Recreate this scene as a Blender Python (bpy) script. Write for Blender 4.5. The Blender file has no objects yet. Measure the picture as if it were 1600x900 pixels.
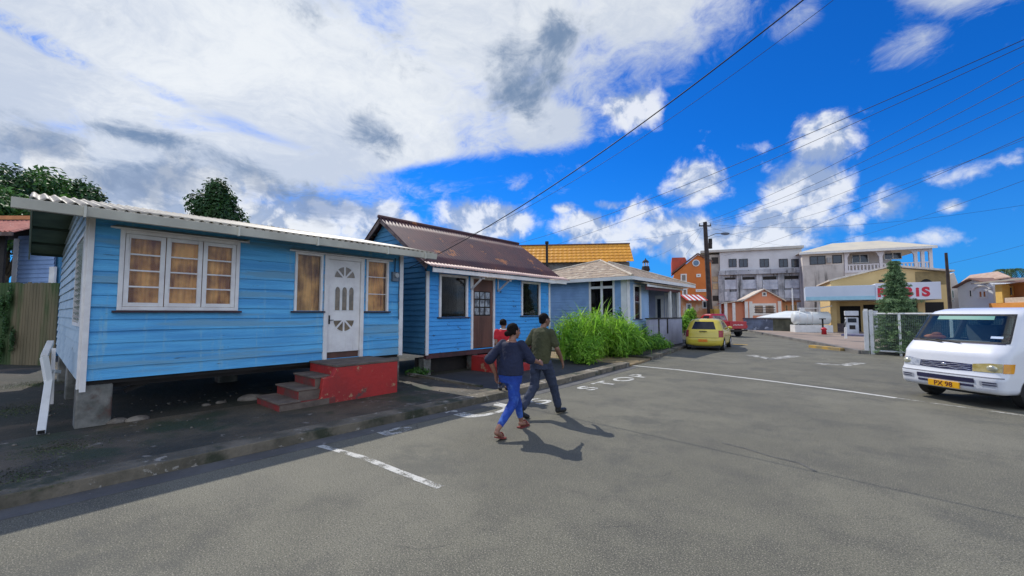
import bpy, bmesh, math, random
import numpy as np
from mathutils import Vector, Matrix, noise as mnoise
random.seed(7); rng = np.random.default_rng(7)
S = bpy.context.scene
COL = S.collection
R = math.radians
# ---------------------------------------------------------------- camera
F = 650.0; H = 1.75
YAW = math.atan(560/650.0); PIT = math.atan(39/650.0)
cd = bpy.data.cameras.new('camera'); cam = bpy.data.objects.new('camera', cd); COL.objects.link(cam)
cd.sensor_width = 36; cd.lens = 36*F/1600; cd.clip_start = 0.05; cd.clip_end = 3000
cam.location = (0, 0, H); cam.rotation_euler = (math.pi/2+PIT, 0, YAW)
S.camera = cam
FW = np.array([-math.sin(YAW)*math.cos(PIT), math.cos(YAW)*math.cos(PIT), math.sin(PIT)])
RT = np.array([math.cos(YAW), math.sin(YAW), 0.0]); UP = np.cross(RT, FW); CP = np.array([0, 0, H])
def ray(px, py): return FW+RT*(px-800)/F+UP*(450-py)/F
def G(px, py, z=0.0):
    d = ray(px, py); return CP+d*(z-H)/d[2]
def PX(px, py, x):
    d = ray(px, py); return CP+d*(x/d[0])
def PYp(px, py, y):
    d = ray(px, py); return CP+d*(y/d[1])
def D(px, py, t): return CP+ray(px, py)*t
def HD(px, d):                      # ground point under a direction at a given depth
    p = CP+(FW+RT*(px-800)/F)*d; return np.array([p[0], p[1], 0.0])
# ---------------------------------------------------------------- view, sun, sky
S.render.engine = 'CYCLES'
S.view_settings.view_transform = 'Standard'; S.view_settings.look = 'None'
S.view_settings.gamma = 1; S.view_settings.use_curve_mapping = False
S.view_settings.exposure = 0.45
SUNV = Vector((-1.33, .33, 1.62)).normalized()
sd = bpy.data.lights.new('sun', 'SUN'); sd.energy = 2.7; sd.angle = R(.55); sd.color = (1, .95, .86)
so = bpy.data.objects.new('sun', sd); COL.objects.link(so); so.rotation_euler = SUNV.to_track_quat('Z', 'Y').to_euler()
so.location = (-20, 5, 30)
W = bpy.data.worlds.new('World'); S.world = W; W.use_nodes = True
def world():
    nt = W.node_tree; N = nt.nodes; L = nt.links; N.clear()
    def nd(t, **k):
        n = N.new(t)
        for a, b in k.items(): setattr(n, a, b)
        return n
    def inp(s, v):
        if hasattr(v, 'node'): L.new(v, s)
        else: s.default_value = v
    def m(op, a, b=0.0, c=None, clamp=False):
        n = nd('ShaderNodeMath', operation=op, use_clamp=clamp); inp(n.inputs[0], a); inp(n.inputs[1], b)
        if c is not None: inp(n.inputs[2], c)
        return n.outputs[0]
    def mr(v, a, b, c=0.0, d=1.0, it='SMOOTHSTEP'):
        n = nd('ShaderNodeMapRange', interpolation_type=it); inp(n.inputs[0], v)
        for i, q in enumerate((a, b, c, d)): inp(n.inputs[i+1], q)
        return n.outputs[0]
    def comb(x, y, z):
        n = nd('ShaderNodeCombineXYZ'); inp(n.inputs[0], x); inp(n.inputs[1], y); inp(n.inputs[2], z); return n.outputs[0]
    def mix(f, a, b, typ='MIX'):
        n = nd('ShaderNodeMix', data_type='RGBA', blend_type=typ); inp(n.inputs[0], f); inp(n.inputs[6], a); inp(n.inputs[7], b); return n.outputs[2]
    def noi(v, sc, det=6, rough=.55, dist=0.0, off=None):
        if off is not None:
            q = nd('ShaderNodeVectorMath', operation='ADD'); L.new(v, q.inputs[0]); q.inputs[1].default_value = off; v = q.outputs[0]
        n = nd('ShaderNodeTexNoise'); L.new(v, n.inputs['Vector']); n.inputs['Scale'].default_value = sc
        n.inputs['Detail'].default_value = det; n.inputs['Roughness'].default_value = rough; n.inputs['Distortion'].default_value = dist
        return n.outputs[0]
    sky = nd('ShaderNodeTexSky', sky_type='NISHITA'); sky.sun_disc = False
    sky.sun_elevation = math.asin(SUNV.z); sky.sun_rotation = math.atan2(SUNV.x, SUNV.y)
    sky.air_density = 1.0; sky.dust_density = .3; sky.ozone_density = 3.0
    tc = nd('ShaderNodeTexCoord'); sx = nd('ShaderNodeSeparateXYZ'); L.new(tc.outputs['Generated'], sx.inputs[0])
    x, y, z = sx.outputs
    az = m('ARCTAN2', x, y); el = m('ARCSINE', z)
    ae = comb(az, el, 0.0)
    zz = m('ADD', m('MAXIMUM', z, 0.0), .22)
    pl = comb(m('DIVIDE', x, zz), m('DIVIDE', y, zz), 0.0)
    def angs(px, py):
        d = ray(px, py); d = d/np.linalg.norm(d); return np.array([math.atan2(d[0], d[1]), math.asin(d[2])])
    def blob(px, py, rx, ry, rot=0.0, soft=0.0):
        c = angs(px, py); a = math.radians(rot)
        e1 = angs(px+rx*math.cos(a), py+rx*math.sin(a))-c; e2 = angs(px-ry*math.sin(a), py+ry*math.cos(a))-c
        l1 = np.linalg.norm(e1); l2 = abs(e1[0]*e2[1]-e1[1]*e2[0])/l1; th = math.atan2(e1[1], e1[0])
        n = nd('ShaderNodeMapping', vector_type='TEXTURE'); L.new(ae, n.inputs[0])
        n.inputs['Location'].default_value = (c[0], c[1], 0); n.inputs['Rotation'].default_value = (0, 0, th)
        n.inputs['Scale'].default_value = (l1, l2, 1)
        q = nd('ShaderNodeVectorMath', operation='LENGTH'); L.new(n.outputs[0], q.inputs[0])
        return mr(q.outputs['Value'], soft, 1.55, 1.0, 0.0, 'SMOOTHSTEP')
    def union(bl):
        r = None
        for b in bl:
            v = blob(*b[:6]) if len(b) <= 6 else m('MULTIPLY', blob(*b[:6]), b[6])
            r = v if r is None else m('MAXIMUM', r, v)
        return r
    # high bright sheet
    wv = nd('ShaderNodeTexNoise'); L.new(pl, wv.inputs['Vector']); wv.inputs['Scale'].default_value = 1.6; wv.inputs['Detail'].default_value = 4
    wm = nd('ShaderNodeVectorMath', operation='MULTIPLY_ADD'); L.new(wv.outputs['Color'], wm.inputs[0]); wm.inputs[1].default_value = (.5, .5, 0); L.new(pl, wm.inputs[2]); plw = wm.outputs[0]
    n1 = noi(plw, 1.7, 9, .60, .1); n2 = noi(plw, 7, 8, .68, .3); n3 = noi(plw, 1.1, 5, .55, .2, (3, 7, 1)); n4 = noi(plw, 22, 5, .7, .2)
    sheet = union([(150, 60, 520, 300, 0), (480, 120, 460, 200, 0), (760, 20, 300, 215, 0), (1010, -40, 240, 175, -24), (330, 240, 330, 75, 3),
                   (60, 250, 380, 110, 0), (850, 190, 90, 60, 0), (620, 240, 160, 40, -8), (100, 330, 560, 70, 5), (1500, -20, 150, 60, -8, 0., .72), (1440, 60, 120, 50, -20, 0., .4), (1250, 20, 90, 40, -30, 0., .5)])
    gap = union([(60, 60, 130, 26, 27, 0., .9), (230, 132, 130, 16, 25, 0., .5), (400, 205, 140, 14, 22, 0., .3), (760, 262, 150, 20, -9, 0., .55)])
    dens = m('ADD', m('ADD', m('MULTIPLY', sheet, 1.25), m('MULTIPLY', m('SUBTRACT', n1, .5), 1.3)), m('ADD', m('MULTIPLY', m('SUBTRACT', n2, .5), .9), m('MULTIPLY', m('SUBTRACT', n4, .5), .45)))
    dens = m('SUBTRACT', dens, m('MULTIPLY', gap, mr(n2, .34, .66, .35, 1.25)))
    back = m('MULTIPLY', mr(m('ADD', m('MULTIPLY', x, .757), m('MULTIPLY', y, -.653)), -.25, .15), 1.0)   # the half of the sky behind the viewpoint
    dens = m('ADD', dens, m('MULTIPLY', back, .75))  # extra unseen cloud behind the viewpoint, added for fill light
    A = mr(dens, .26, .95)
    # cumulus
    wv2 = nd('ShaderNodeTexNoise'); L.new(ae, wv2.inputs['Vector']); wv2.inputs['Scale'].default_value = 7; wv2.inputs['Detail'].default_value = 5
    wm2 = nd('ShaderNodeVectorMath', operation='MULTIPLY_ADD'); L.new(wv2.outputs['Color'], wm2.inputs[0]); wm2.inputs[1].default_value = (.07, .07, 0); L.new(ae, wm2.inputs[2]); aew = wm2.outputs[0]
    c1 = noi(aew, 10, 10, .57, .1, (1, 2, 5)); c2 = noi(aew, 10, 10, .57, .1, (1.025, 1.965, 5)); c3 = noi(aew, 34, 6, .65, .1)
    ae0 = ae; ae = wm2.outputs[0]
    SH = 46     # the warp shifts everything by about half its strength
    def ub(l): return union([(b[0]-SH*.0, b[1], *b[2:]) for b in l])
    ae = ae0
    cum = union([(1285, 222, 70, 60, 0), (1258, 290, 88, 60, 0), (1235, 345, 95, 50, 0), (1190, 375, 130, 30, 0), (1392, 318, 50, 40, 0, 0., .85), (1090, 285, 75, 46, -20, 0., .9),
                 (1050, 372, 140, 50, 0, 0., 1.), (1130, 390, 200, 20, 0, 0., .9), (1005, 330, 44, 30, 0, 0., .7), (985, 172, 62, 46, 0, 0., .9), (745, 345, 100, 42, 0), (590, 348, 90, 40, 0), (430, 345, 170, 60, 0),
                 (905, 360, 52, 36, 0), (810, 290, 30, 18, 0, 0., .6), (880, 325, 28, 14, 0, 0., .6), (1490, 320, 30, 14, 0, 0., .62), (1360, 375, 200, 16, 0, 0., .5), (1330, 350, 60, 24, 0, 0., .6),
                 (250, 300, 280, 56, 0), (40, 250, 140, 60, 0, 0., .9), (1520, 270, 130, 30, -14, 0., .5), (1180, 230, 40, 14, 0, 0., .45), (950, 320, 40, 10, 0, 0., .5)])
    cd_ = m('ADD', m('MULTIPLY', cum, .98), m('ADD', m('MULTIPLY', m('SUBTRACT', c1, .5), 1.9), m('MULTIPLY', m('SUBTRACT', c3, .5), .5)))
    Bm = mr(cd_, .28, .80)
    grey = union([(822, 120, 66, 86, 8), (862, 60, 70, 40, 0, 0., .75), (582, 212, 52, 30, 25, 0., .85), (215, 213, 100, 24, 9, 0., .9), (60, 225, 110, 45, 0, 0., .9), (440, 300, 190, 40, 14, 0., .85), (200, 285, 170, 45, 0, 0., .9), (560, 40, 160, 50, 10, 0., .35)])
    gr = mr(m('ADD', m('MULTIPLY', grey, 1.12), m('ADD', m('MULTIPLY', m('SUBTRACT', n2, .5), 1.7), m('MULTIPLY', m('SUBTRACT', c1, .5), 1.9))), .25, 1.15, 0, 1)
    hs = mix(1.0, sky.outputs[0], (0.035, 0.43, 1.06, 1), 'MULTIPLY')
    hz = mr(z, .0, .36, .5, 0.0)
    hs = mix(hz, hs, (.55, 2.5, 6.0, 1))
    sh1 = mr(m('ADD', n3, m('ADD', m('MULTIPLY', n1, .45), m('MULTIPLY', n4, .30))), .64, 1.02, 0.0, .85)
    ca = mix(sh1, (6.7, 6.9, 6.9, 1), (4.1, 4.6, 5.4, 1))
    ca = mix(gr, ca, (1.5, 2.1, 3.0, 1))
    sh2 = mr(m('ADD', m('SUBTRACT', c1, c2), m('MULTIPLY', m('SUBTRACT', c3, .5), .12)), -.07, .08, 0.0, 1.0)
    cb = mix(sh2, (2.6, 3.3, 4.7, 1), (6.5, 6.7, 7.0, 1))
    cb = mix(m('MULTIPLY', gr, .7), cb, (1.7, 2.3, 3.5, 1))
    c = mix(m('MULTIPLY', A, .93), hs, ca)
    c = mix(m('MULTIPLY', Bm, .88), c, cb)
    bb = nd('ShaderNodeVectorMath', operation='SCALE'); L.new(c, bb.inputs[0]); L.new(mr(m('ADD', m('MULTIPLY', x, .757), m('MULTIPLY', y, -.653)), .1, .7, 1.0, 1.75), bb.inputs['Scale']); c = bb.outputs[0]   # whole sky behind the viewpoint brightened, added as fill for shaded fronts
    bg = nd('ShaderNodeBackground'); L.new(c, bg.inputs[0]); bg.inputs[1].default_value = .1
    o = nd('ShaderNodeOutputWorld'); L.new(bg.outputs[0], o.inputs[0])
world()
# ---------------------------------------------------------------- materials
def lin(r, g, b):
    f = lambda v: (v/255/12.92) if v/255 <= .04045 else ((v/255+.055)/1.055)**2.4
    return (f(r), f(g), f(b))
_M = {}
def mat(name, c1=None, c2=None, sc=3.0, rough=.75, metal=0.0, bump=0.0, bsc=40.0, c3=None, t3=.62, sc3=7.0, streak=None, spec=.5, coat=0.0, isl=0.0, transl=0.0, stretch=(1, 1, 1), c4=None, t4=.6, sc4=1.2):
    if name in _M: return _M[name]
    mt = bpy.data.materials.new(name); mt.use_nodes = True; nt = mt.node_tree; N = nt.nodes; L = nt.links; N.clear()
    o = N.new('ShaderNodeOutputMaterial'); p = N.new('ShaderNodeBsdfPrincipled')
    tc = N.new('ShaderNodeTexCoord'); mp = N.new('ShaderNodeMapping'); L.new(tc.outputs['Object'], mp.inputs[0]); mp.inputs['Scale'].default_value = stretch
    def noi(s, d=5, r=.6, vec=None):
        n = N.new('ShaderNodeTexNoise'); L.new(vec or mp.outputs[0], n.inputs['Vector']); n.inputs['Scale'].default_value = s; n.inputs['Detail'].default_value = d; n.inputs['Roughness'].default_value = r; return n.outputs[0]
    def ramp(v, a, b):
        n = N.new('ShaderNodeMapRange'); n.interpolation_type = 'SMOOTHSTEP'; L.new(v, n.inputs[0]); n.inputs[1].default_value = a; n.inputs[2].default_value = b; return n.outputs[0]
    def mix(f, a, b):
        n = N.new('ShaderNodeMix'); n.data_type = 'RGBA'
        for s, v in ((n.inputs[0], f), (n.inputs[6], a), (n.inputs[7], b)):
            if hasattr(v, 'node'): L.new(v, s)
            else: s.default_value = v if isinstance(v, float) else (*v, 1)
        return n.outputs[2]
    assert c1, name
    if c2 is None: c2 = tuple(v*.82 for v in c1)
    c = mix(ramp(noi(sc), .35, .65), c1, c2)
    if streak:
        m2 = N.new('ShaderNodeMapping'); L.new(tc.outputs['Object'], m2.inputs[0]); m2.inputs['Scale'].default_value = (1, 1, .08)
        c = mix(ramp(noi(streak[1], 6, .7, m2.outputs[0]), streak[2], streak[2]+.2), c, streak[0])
    if c3: c = mix(ramp(noi(sc3, 8, .7), t3, t3+.04), c, c3)
    if c4: c = mix(ramp(noi(sc4, 6, .6), t4, t4+.12), c, c4)
    if isl:
        g = N.new('ShaderNodeNewGeometry'); hs = N.new('ShaderNodeHueSaturation')
        mm = N.new('ShaderNodeMapRange'); L.new(g.outputs['Random Per Island'], mm.inputs[0]); mm.inputs[3].default_value = 1-isl; mm.inputs[4].default_value = 1+isl
        L.new(c, hs.inputs['Color']); L.new(mm.outputs[0], hs.inputs['Value']); c = hs.outputs[0]
    L.new(c, p.inputs['Base Color']); p.inputs['Roughness'].default_value = rough; p.inputs['Metallic'].default_value = metal
    p.inputs['Specular IOR Level'].default_value = spec; p.inputs['Coat Weight'].default_value = coat; p.inputs['Coat Roughness'].default_value = .06
    if bump:
        b = N.new('ShaderNodeBump'); b.inputs['Strength'].default_value = bump; b.inputs['Distance'].default_value = .02; L.new(noi(bsc, 6, .65), b.inputs['Height']); L.new(b.outputs[0], p.inputs['Normal'])
    out = p.outputs[0]
    if transl:
        t = N.new('ShaderNodeBsdfTranslucent'); L.new(c, t.inputs[0]); ms = N.new('ShaderNodeMixShader'); ms.inputs[0].default_value = transl; L.new(out, ms.inputs[1]); L.new(t.outputs[0], ms.inputs[2]); out = ms.outputs[0]
    L.new(out, o.inputs[0]); _M[name] = mt; return mt
def glass(name, tint=(.8, .85, .85), refl=.12, fk=.45):
    if name in _M: return _M[name]
    mt = bpy.data.materials.new(name); mt.use_nodes = True; nt = mt.node_tree; N = nt.nodes; L = nt.links; N.clear()
    o = N.new('ShaderNodeOutputMaterial'); t = N.new('ShaderNodeBsdfTransparent'); t.inputs[0].default_value = (*tint, 1)
    g = N.new('ShaderNodeBsdfGlossy'); g.inputs['Roughness'].default_value = .03
    f = N.new('ShaderNodeFresnel'); f.inputs[0].default_value = 1.5
    a = N.new('ShaderNodeMath'); a.operation = 'MULTIPLY_ADD'; a.use_clamp = True; L.new(f.outputs[0], a.inputs[0]); a.inputs[1].default_value = fk; a.inputs[2].default_value = refl
    n = N.new('ShaderNodeTexNoise'); n.inputs['Scale'].default_value = 1.5; b = N.new('ShaderNodeBump'); b.inputs['Strength'].default_value = .12; L.new(n.outputs[0], b.inputs['Height']); L.new(b.outputs[0], g.inputs['Normal'])
    m = N.new('ShaderNodeMixShader'); L.new(a.outputs[0], m.inputs[0]); L.new(t.outputs[0], m.inputs[1]); L.new(g.outputs[0], m.inputs[2]); L.new(m.outputs[0], o.inputs[0]); _M[name] = mt; return mt
def curtain_mat(name, a, b):
    if name in _M: return _M[name]
    mt = bpy.data.materials.new(name); mt.use_nodes = True; nt = mt.node_tree; N = nt.nodes; L = nt.links; p = N['Principled BSDF']
    tc = N.new('ShaderNodeTexCoord'); mp = N.new('ShaderNodeMapping'); L.new(tc.outputs['Object'], mp.inputs[0]); mp.inputs['Scale'].default_value = (1, 1, .12)
    n = N.new('ShaderNodeTexNoise'); n.inputs['Scale'].default_value = 9; n.inputs['Detail'].default_value = 5; L.new(mp.outputs[0], n.inputs['Vector'])
    n2 = N.new('ShaderNodeTexNoise'); n2.inputs['Scale'].default_value = 3.2; L.new(tc.outputs['Object'], n2.inputs['Vector'])
    ad = N.new('ShaderNodeMath'); ad.operation = 'ADD'; L.new(n.outputs[0], ad.inputs[0]); L.new(n2.outputs[0], ad.inputs[1])
    r = N.new('ShaderNodeMapRange'); L.new(ad.outputs[0], r.inputs[0]); r.inputs[1].default_value = .8; r.inputs[2].default_value = 1.2
    m = N.new('ShaderNodeMix'); m.data_type = 'RGBA'; L.new(r.outputs[0], m.inputs[0]); m.inputs[6].default_value = (*a, 1); m.inputs[7].default_value = (*b, 1)
    L.new(m.outputs[2], p.inputs['Base Color']); p.inputs['Roughness'].default_value = .8; _M[name] = mt; return mt
def asphalt_mat():
    mt = bpy.data.materials.new('asphalt'); mt.use_nodes = True; nt = mt.node_tree; N = nt.nodes; L = nt.links; p = N['Principled BSDF']
    tc = N.new('ShaderNodeTexCoord')
    def noi(s, d=6, r=.6, t='ShaderNodeTexNoise'):
        n = N.new(t); L.new(tc.outputs['Object'], n.inputs['Vector']); n.inputs['Scale'].default_value = s
        if t == 'ShaderNodeTexNoise': n.inputs['Detail'].default_value = d; n.inputs['Roughness'].default_value = r
        return n.outputs[0]
    def mr(v, a, b, c=0., d=1.):
        n = N.new('ShaderNodeMapRange'); n.interpolation_type = 'SMOOTHSTEP'; L.new(v, n.inputs[0])
        for i, q in enumerate((a, b, c, d)): n.inputs[i+1].default_value = q
        return n.outputs[0]
    def mix(f, a, b, typ='MIX'):
        n = N.new('ShaderNodeMix'); n.data_type = 'RGBA'; n.blend_type = typ
        for s, v in ((n.inputs[0], f), (n.inputs[6], a), (n.inputs[7], b)):
            if hasattr(v, 'node'): L.new(v, s)
            else: s.default_value = v if isinstance(v, float) else (*v, 1)
        return n.outputs[2]
    c = mix(mr(noi(.35, 5), .36, .64), (.118, .113, .084), (.168, .160, .118))
    c = mix(mr(noi(1.1, 9, .75), .40, .66), c, (.094, .091, .072))
    c = mix(mr(noi(.16, 3, .6), .52, .62, 0, .5), c, (.20, .19, .145))
    c = mix(mr(noi(85, 3, .7), .52, .62, 0, .7), c, (.36, .33, .26))
    c = mix(mr(noi(70, 3, .7), .54, .63, 0, .8), c, (.05, .05, .042))
    c = mix(mr(noi(120, 2, .5), .54, .62, 0, .7), c, (.05, .05, .045))
    c = mix(mr(noi(5.5, 8, .78), .64, .69, 0, .75), c, (.05, .05, .045))
    c = mix(mr(noi(.55, 6, .7), .54, .66, 0, .45), c, (.085, .085, .072))
    c = mix(mr(noi(9, 6, .7), .68, .72, 0, .5), c, (.30, .28, .23))
    v = N.new('ShaderNodeTexVoronoi'); v.feature = 'DISTANCE_TO_EDGE'; v.inputs['Scale'].default_value = .42
    w = N.new('ShaderNodeTexNoise'); w.inputs['Scale'].default_value = 3; w.inputs['Detail'].default_value = 6; L.new(tc.outputs['Object'], w.inputs['Vector'])
    vm = N.new('ShaderNodeVectorMath'); vm.operation = 'MULTIPLY_ADD'; L.new(w.outputs['Color'], vm.inputs[0]); vm.inputs[1].default_value = (.5, .5, 0); L.new(tc.outputs['Object'], vm.inputs[2]); L.new(vm.outputs[0], v.inputs['Vector'])
    cr = mr(v.outputs['Distance'], .0, .005, .6, 0.)
    mk = mr(noi(.8, 3), .56, .66)
    mu = N.new('ShaderNodeMath'); mu.operation = 'MULTIPLY'; L.new(cr, mu.inputs[0]); L.new(mk, mu.inputs[1])
    c = mix(mu.outputs[0], c, (.05, .05, .045))
    L.new(c, p.inputs['Base Color']); p.inputs['Roughness'].default_value = .86; p.inputs['Specular IOR Level'].default_value = .35
    b = N.new('ShaderNodeBump'); b.inputs['Strength'].default_value = .55; b.inputs['Distance'].default_value = .008
    ad = N.new('ShaderNodeMath'); ad.operation = 'SUBTRACT'; L.new(noi(60, 4, .7), ad.inputs[0]); L.new(mu.outputs[0], ad.inputs[1])
    L.new(ad.outputs[0], b.inputs['Height']); L.new(b.outputs[0], p.inputs['Normal'])
    _M['asphalt'] = mt; return mt
def paint_mat(name, col, t=.5):
    # worn road paint: where it has gone the sheet is transparent and the asphalt below shows
    mt = bpy.data.materials.new(name); mt.use_nodes = True; nt = mt.node_tree; N = nt.nodes; L = nt.links; p = N['Principled BSDF']
    tc = N.new('ShaderNodeTexCoord')
    def noi(s, d=8, r=.7):
        n = N.new('ShaderNodeTexNoise'); L.new(tc.outputs['Object'], n.inputs['Vector']); n.inputs['Scale'].default_value = s; n.inputs['Detail'].default_value = d; n.inputs['Roughness'].default_value = r; return n.outputs[0]
    a = N.new('ShaderNodeMath'); a.operation = 'MULTIPLY_ADD'; L.new(noi(60, 3), a.inputs[0]); a.inputs[1].default_value = .45; L.new(noi(4), a.inputs[2])
    r = N.new('ShaderNodeMapRange'); r.interpolation_type = 'SMOOTHSTEP'; L.new(a.outputs[0], r.inputs[0]); r.inputs[1].default_value = t+.13; r.inputs[2].default_value = t+.31; r.inputs[4].default_value = .95
    p.inputs['Base Color'].default_value = (*col, 1); p.inputs['Roughness'].default_value = .7
    L.new(r.outputs[0], p.inputs['Alpha']); _M[name] = mt; return mt
# ---------------------------------------------------------------- mesh builder (world coordinates, turned into the thing's own frame on build)
class Fr:
    def __init__(s, O, U, N): s.O = np.array(O, float); s.U = np.array(U, float); s.N = np.array(N, float)
    def p(s, u, n, z): return s.O+s.U*u+s.N*n+np.array([0, 0, z])
    def loc(s, px, py, off=0.0):
        d = ray(px, py); t = np.dot(s.O+s.N*off-CP, s.N)/np.dot(d, s.N); q = CP+d*t-s.O; return np.dot(q, s.U), q[2]
    def rotz(s): return math.atan2(s.U[1], s.U[0])
def facade(px0, d0, px1, d1):
    a = HD(px0, d0); b = HD(px1, d1); U = (b-a)/np.linalg.norm(b-a); N = np.array([U[1], -U[0], 0.0])
    f = Fr(a, U, N); f.L = np.linalg.norm(b-a); return f
WORLD = Fr((0, 0, 0), (1, 0, 0), (0, 1, 0))
class MB:
    def __init__(s): s.v = []; s.f = []; s.m = []; s.mi = 0
    def add(s, vs, fs):
        b = len(s.v); s.v += [tuple(float(c) for c in q) for q in vs]; s.f += [tuple(b+i for i in f) for f in fs]; s.m += [s.mi]*len(fs); return s
    def fbox(s, f, u0, u1, n0, n1, z0, z1):
        vs = [f.p(u, n, z) for z in (z0, z1) for n in (n0, n1) for u in (u0, u1)]
        return s.add(vs, [(0, 1, 3, 2), (4, 6, 7, 5), (0, 4, 5, 1), (2, 3, 7, 6), (0, 2, 6, 4), (1, 5, 7, 3)])
    def box(s, x0, x1, y0, y1, z0, z1): return s.fbox(WORLD, x0, x1, y0, y1, z0, z1)
    def prism(s, pts, off):                 # closed polygon pts (3D) swept by vector off
        n = len(pts); off = np.array(off); a = [np.array(p) for p in pts]
        return s.add(a+[p+off for p in a], [tuple(range(n))[::-1], tuple(range(n, 2*n))]+[(i, (i+1) % n, n+(i+1) % n, n+i) for i in range(n)])
    def fprism(s, f, uz, n0, n1): return s.prism([f.p(u, n0, z) for u, z in uz], f.N*(n1-n0))
    def beam(s, a, b, w, h, up=(0, 0, 1)):
        a = np.array(a, float); b = np.array(b, float); d = (b-a)/np.linalg.norm(b-a); x = np.cross(d, up); 
        if np.linalg.norm(x) < 1e-4: x = np.cross(d, (1, 0, 0))
        x /= np.linalg.norm(x); y = np.cross(x, d)
        c = [(-1, -1), (1, -1), (1, 1), (-1, 1)]
        return s.add([q+x*i*w/2+y*j*h/2 for q in (a, b) for i, j in c], [(3, 2, 1, 0), (4, 5, 6, 7)]+[(i, (i+1) % 4, 4+(i+1) % 4, 4+i) for i in range(4)])
    def tube(s, pts, r, n=8, caps=True, sq=1.0):
        P = [np.array(p, float) for p in pts]; rs = r if isinstance(r, (list, tuple)) else [r]*len(P); b = []; px = None
        for k, p in enumerate(P):
            d = P[min(k+1, len(P)-1)]-P[max(k-1, 0)]; d = d/(np.linalg.norm(d)+1e-9)
            if px is None:
                x = np.cross(d, (0, 0, 1)); x = np.cross(d, (1, 0, 0)) if np.linalg.norm(x) < .05 else x
            else: x = px-d*np.dot(px, d)
            x = x/np.linalg.norm(x); px = x; y = np.cross(d, x)
            b += [p+rs[k]*(x*math.cos(2*math.pi*i/n)+y*sq*math.sin(2*math.pi*i/n)) for i in range(n)]
        fs = [(k*n+i, k*n+(i+1) % n, (k+1)*n+(i+1) % n, (k+1)*n+i) for k in range(len(P)-1) for i in range(n)]
        if caps: fs += [tuple(range(n))[::-1], tuple(range((len(P)-1)*n, len(P)*n))]
        return s.add(b, fs)
    def cyl(s, a, b, r0, r1=None, n=16): return s.tube([a, b], [r0, r0 if r1 is None else r1], n)
    def caps(s, a, ra, b, rb, n=14):
        a = np.array(a, float); b = np.array(b, float); d = b-a; Ln = np.linalg.norm(d); d = d/max(Ln, 1e-6); pts = []; rs = []
        for t in (90, 65, 40, 18): pts.append(a-d*ra*math.sin(R(t))); rs.append(max(ra*math.cos(R(t)), ra*.02))
        pts.append(a); rs.append(ra); pts.append(b); rs.append(rb)
        for t in (18, 40, 65, 90): pts.append(b+d*rb*math.sin(R(t))); rs.append(max(rb*math.cos(R(t)), rb*.02))
        return s.tube(pts, rs, n)
    def ell(s, c, r, rot=None, n=16, m=10):
        vs = []; fs = []
        for i in range(m+1):
            t = math.pi*i/m
            for j in range(n):
                q = Vector((r[0]*math.sin(t)*math.cos(2*math.pi*j/n), r[1]*math.sin(t)*math.sin(2*math.pi*j/n), r[2]*math.cos(t)))
                if rot is not None: q = rot @ q
                vs.append((c[0]+q.x, c[1]+q.y, c[2]+q.z))
        for i in range(m):
            for j in range(n): fs.append((i*n+j, (i+1)*n+j, (i+1)*n+(j+1) % n, i*n+(j+1) % n))
        return s.add(vs, fs)
    def loft(s, rings, n=20):               # rings of (cx,cy,cz,rx,ry)
        vs = []; k = len(rings)
        for (x, y, z, a, b) in rings: vs += [(x+a*math.cos(2*math.pi*i/n), y+b*math.sin(2*math.pi*i/n), z) for i in range(n)]
        fs = [(j*n+i, j*n+(i+1) % n, (j+1)*n+(i+1) % n, (j+1)*n+i) for j in range(k-1) for i in range(n)]
        fs += [tuple(range(n))[::-1], tuple(range((k-1)*n, k*n))]
        return s.add(vs, fs)
    def build(s, name, mats, parent=None, smooth=False, bevel=0.0, local=False, solid=0.0, remesh=0.0, disp=0.0, sub=0, fixn=True):
        me = bpy.data.meshes.new(name); vs = s.v
        if parent is not None and not local:
            r = parent
            while r.parent: r = r.parent
            M = r.matrix_basis.inverted(); vs = [tuple(M @ Vector(q)) for q in vs]
        me.from_pydata(vs, [], s.f)
        if not isinstance(mats, (list, tuple)): mats = [mats]
        for mt in mats: me.materials.append(mt)
        if len(mats) > 1: me.polygons.foreach_set('material_index', s.m)
        if smooth: me.polygons.foreach_set('use_smooth', [True]*len(me.polygons))
        me.update()
        if fixn and len(me.polygons) < 60000:
            bm = bmesh.new(); bm.from_mesh(me); bmesh.ops.recalc_face_normals(bm, faces=bm.faces); bm.to_mesh(me); bm.free()
        o = bpy.data.objects.new(name, me); COL.objects.link(o)
        if parent is not None: o.parent = parent
        if remesh:
            q = o.modifiers.new('r', 'REMESH'); q.mode = 'VOXEL'; q.voxel_size = remesh; q.use_smooth_shade = True
            q = o.modifiers.new('s', 'SMOOTH'); q.iterations = 4; q.factor = .5
        if disp:
            t = bpy.data.textures.new(name+'_t', 'CLOUDS'); t.noise_scale = .07; q = o.modifiers.new('d', 'DISPLACE'); q.texture = t; q.strength = disp; q.texture_coords = 'LOCAL'
        if solid: q = o.modifiers.new('so', 'SOLIDIFY'); q.thickness = solid
        if bevel: q = o.modifiers.new('b', 'BEVEL'); q.width = bevel; q.segments = 2; q.limit_method = 'ANGLE'
        if sub: q = o.modifiers.new('su', 'SUBSURF'); q.levels = q.render_levels = sub
        return o
def tag(o, label=None, cat=None, group=None, kind=None):
    if label: o['label'] = label
    if cat: o['category'] = cat
    if group: o['group'] = group
    if kind: o['kind'] = kind
    return o
def thing(name, label, cat, loc=(0, 0, 0), rotz=0.0, group=None):
    o = bpy.data.objects.new(name, None); COL.objects.link(o); o.empty_display_size = .2
    o.location = Vector([float(c) for c in loc]); o.rotation_euler = (0, 0, rotz)
    o.matrix_basis = Matrix.Translation(o.location) @ Matrix.Rotation(rotz, 4, 'Z')
    return tag(o, label, cat, group)
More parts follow.
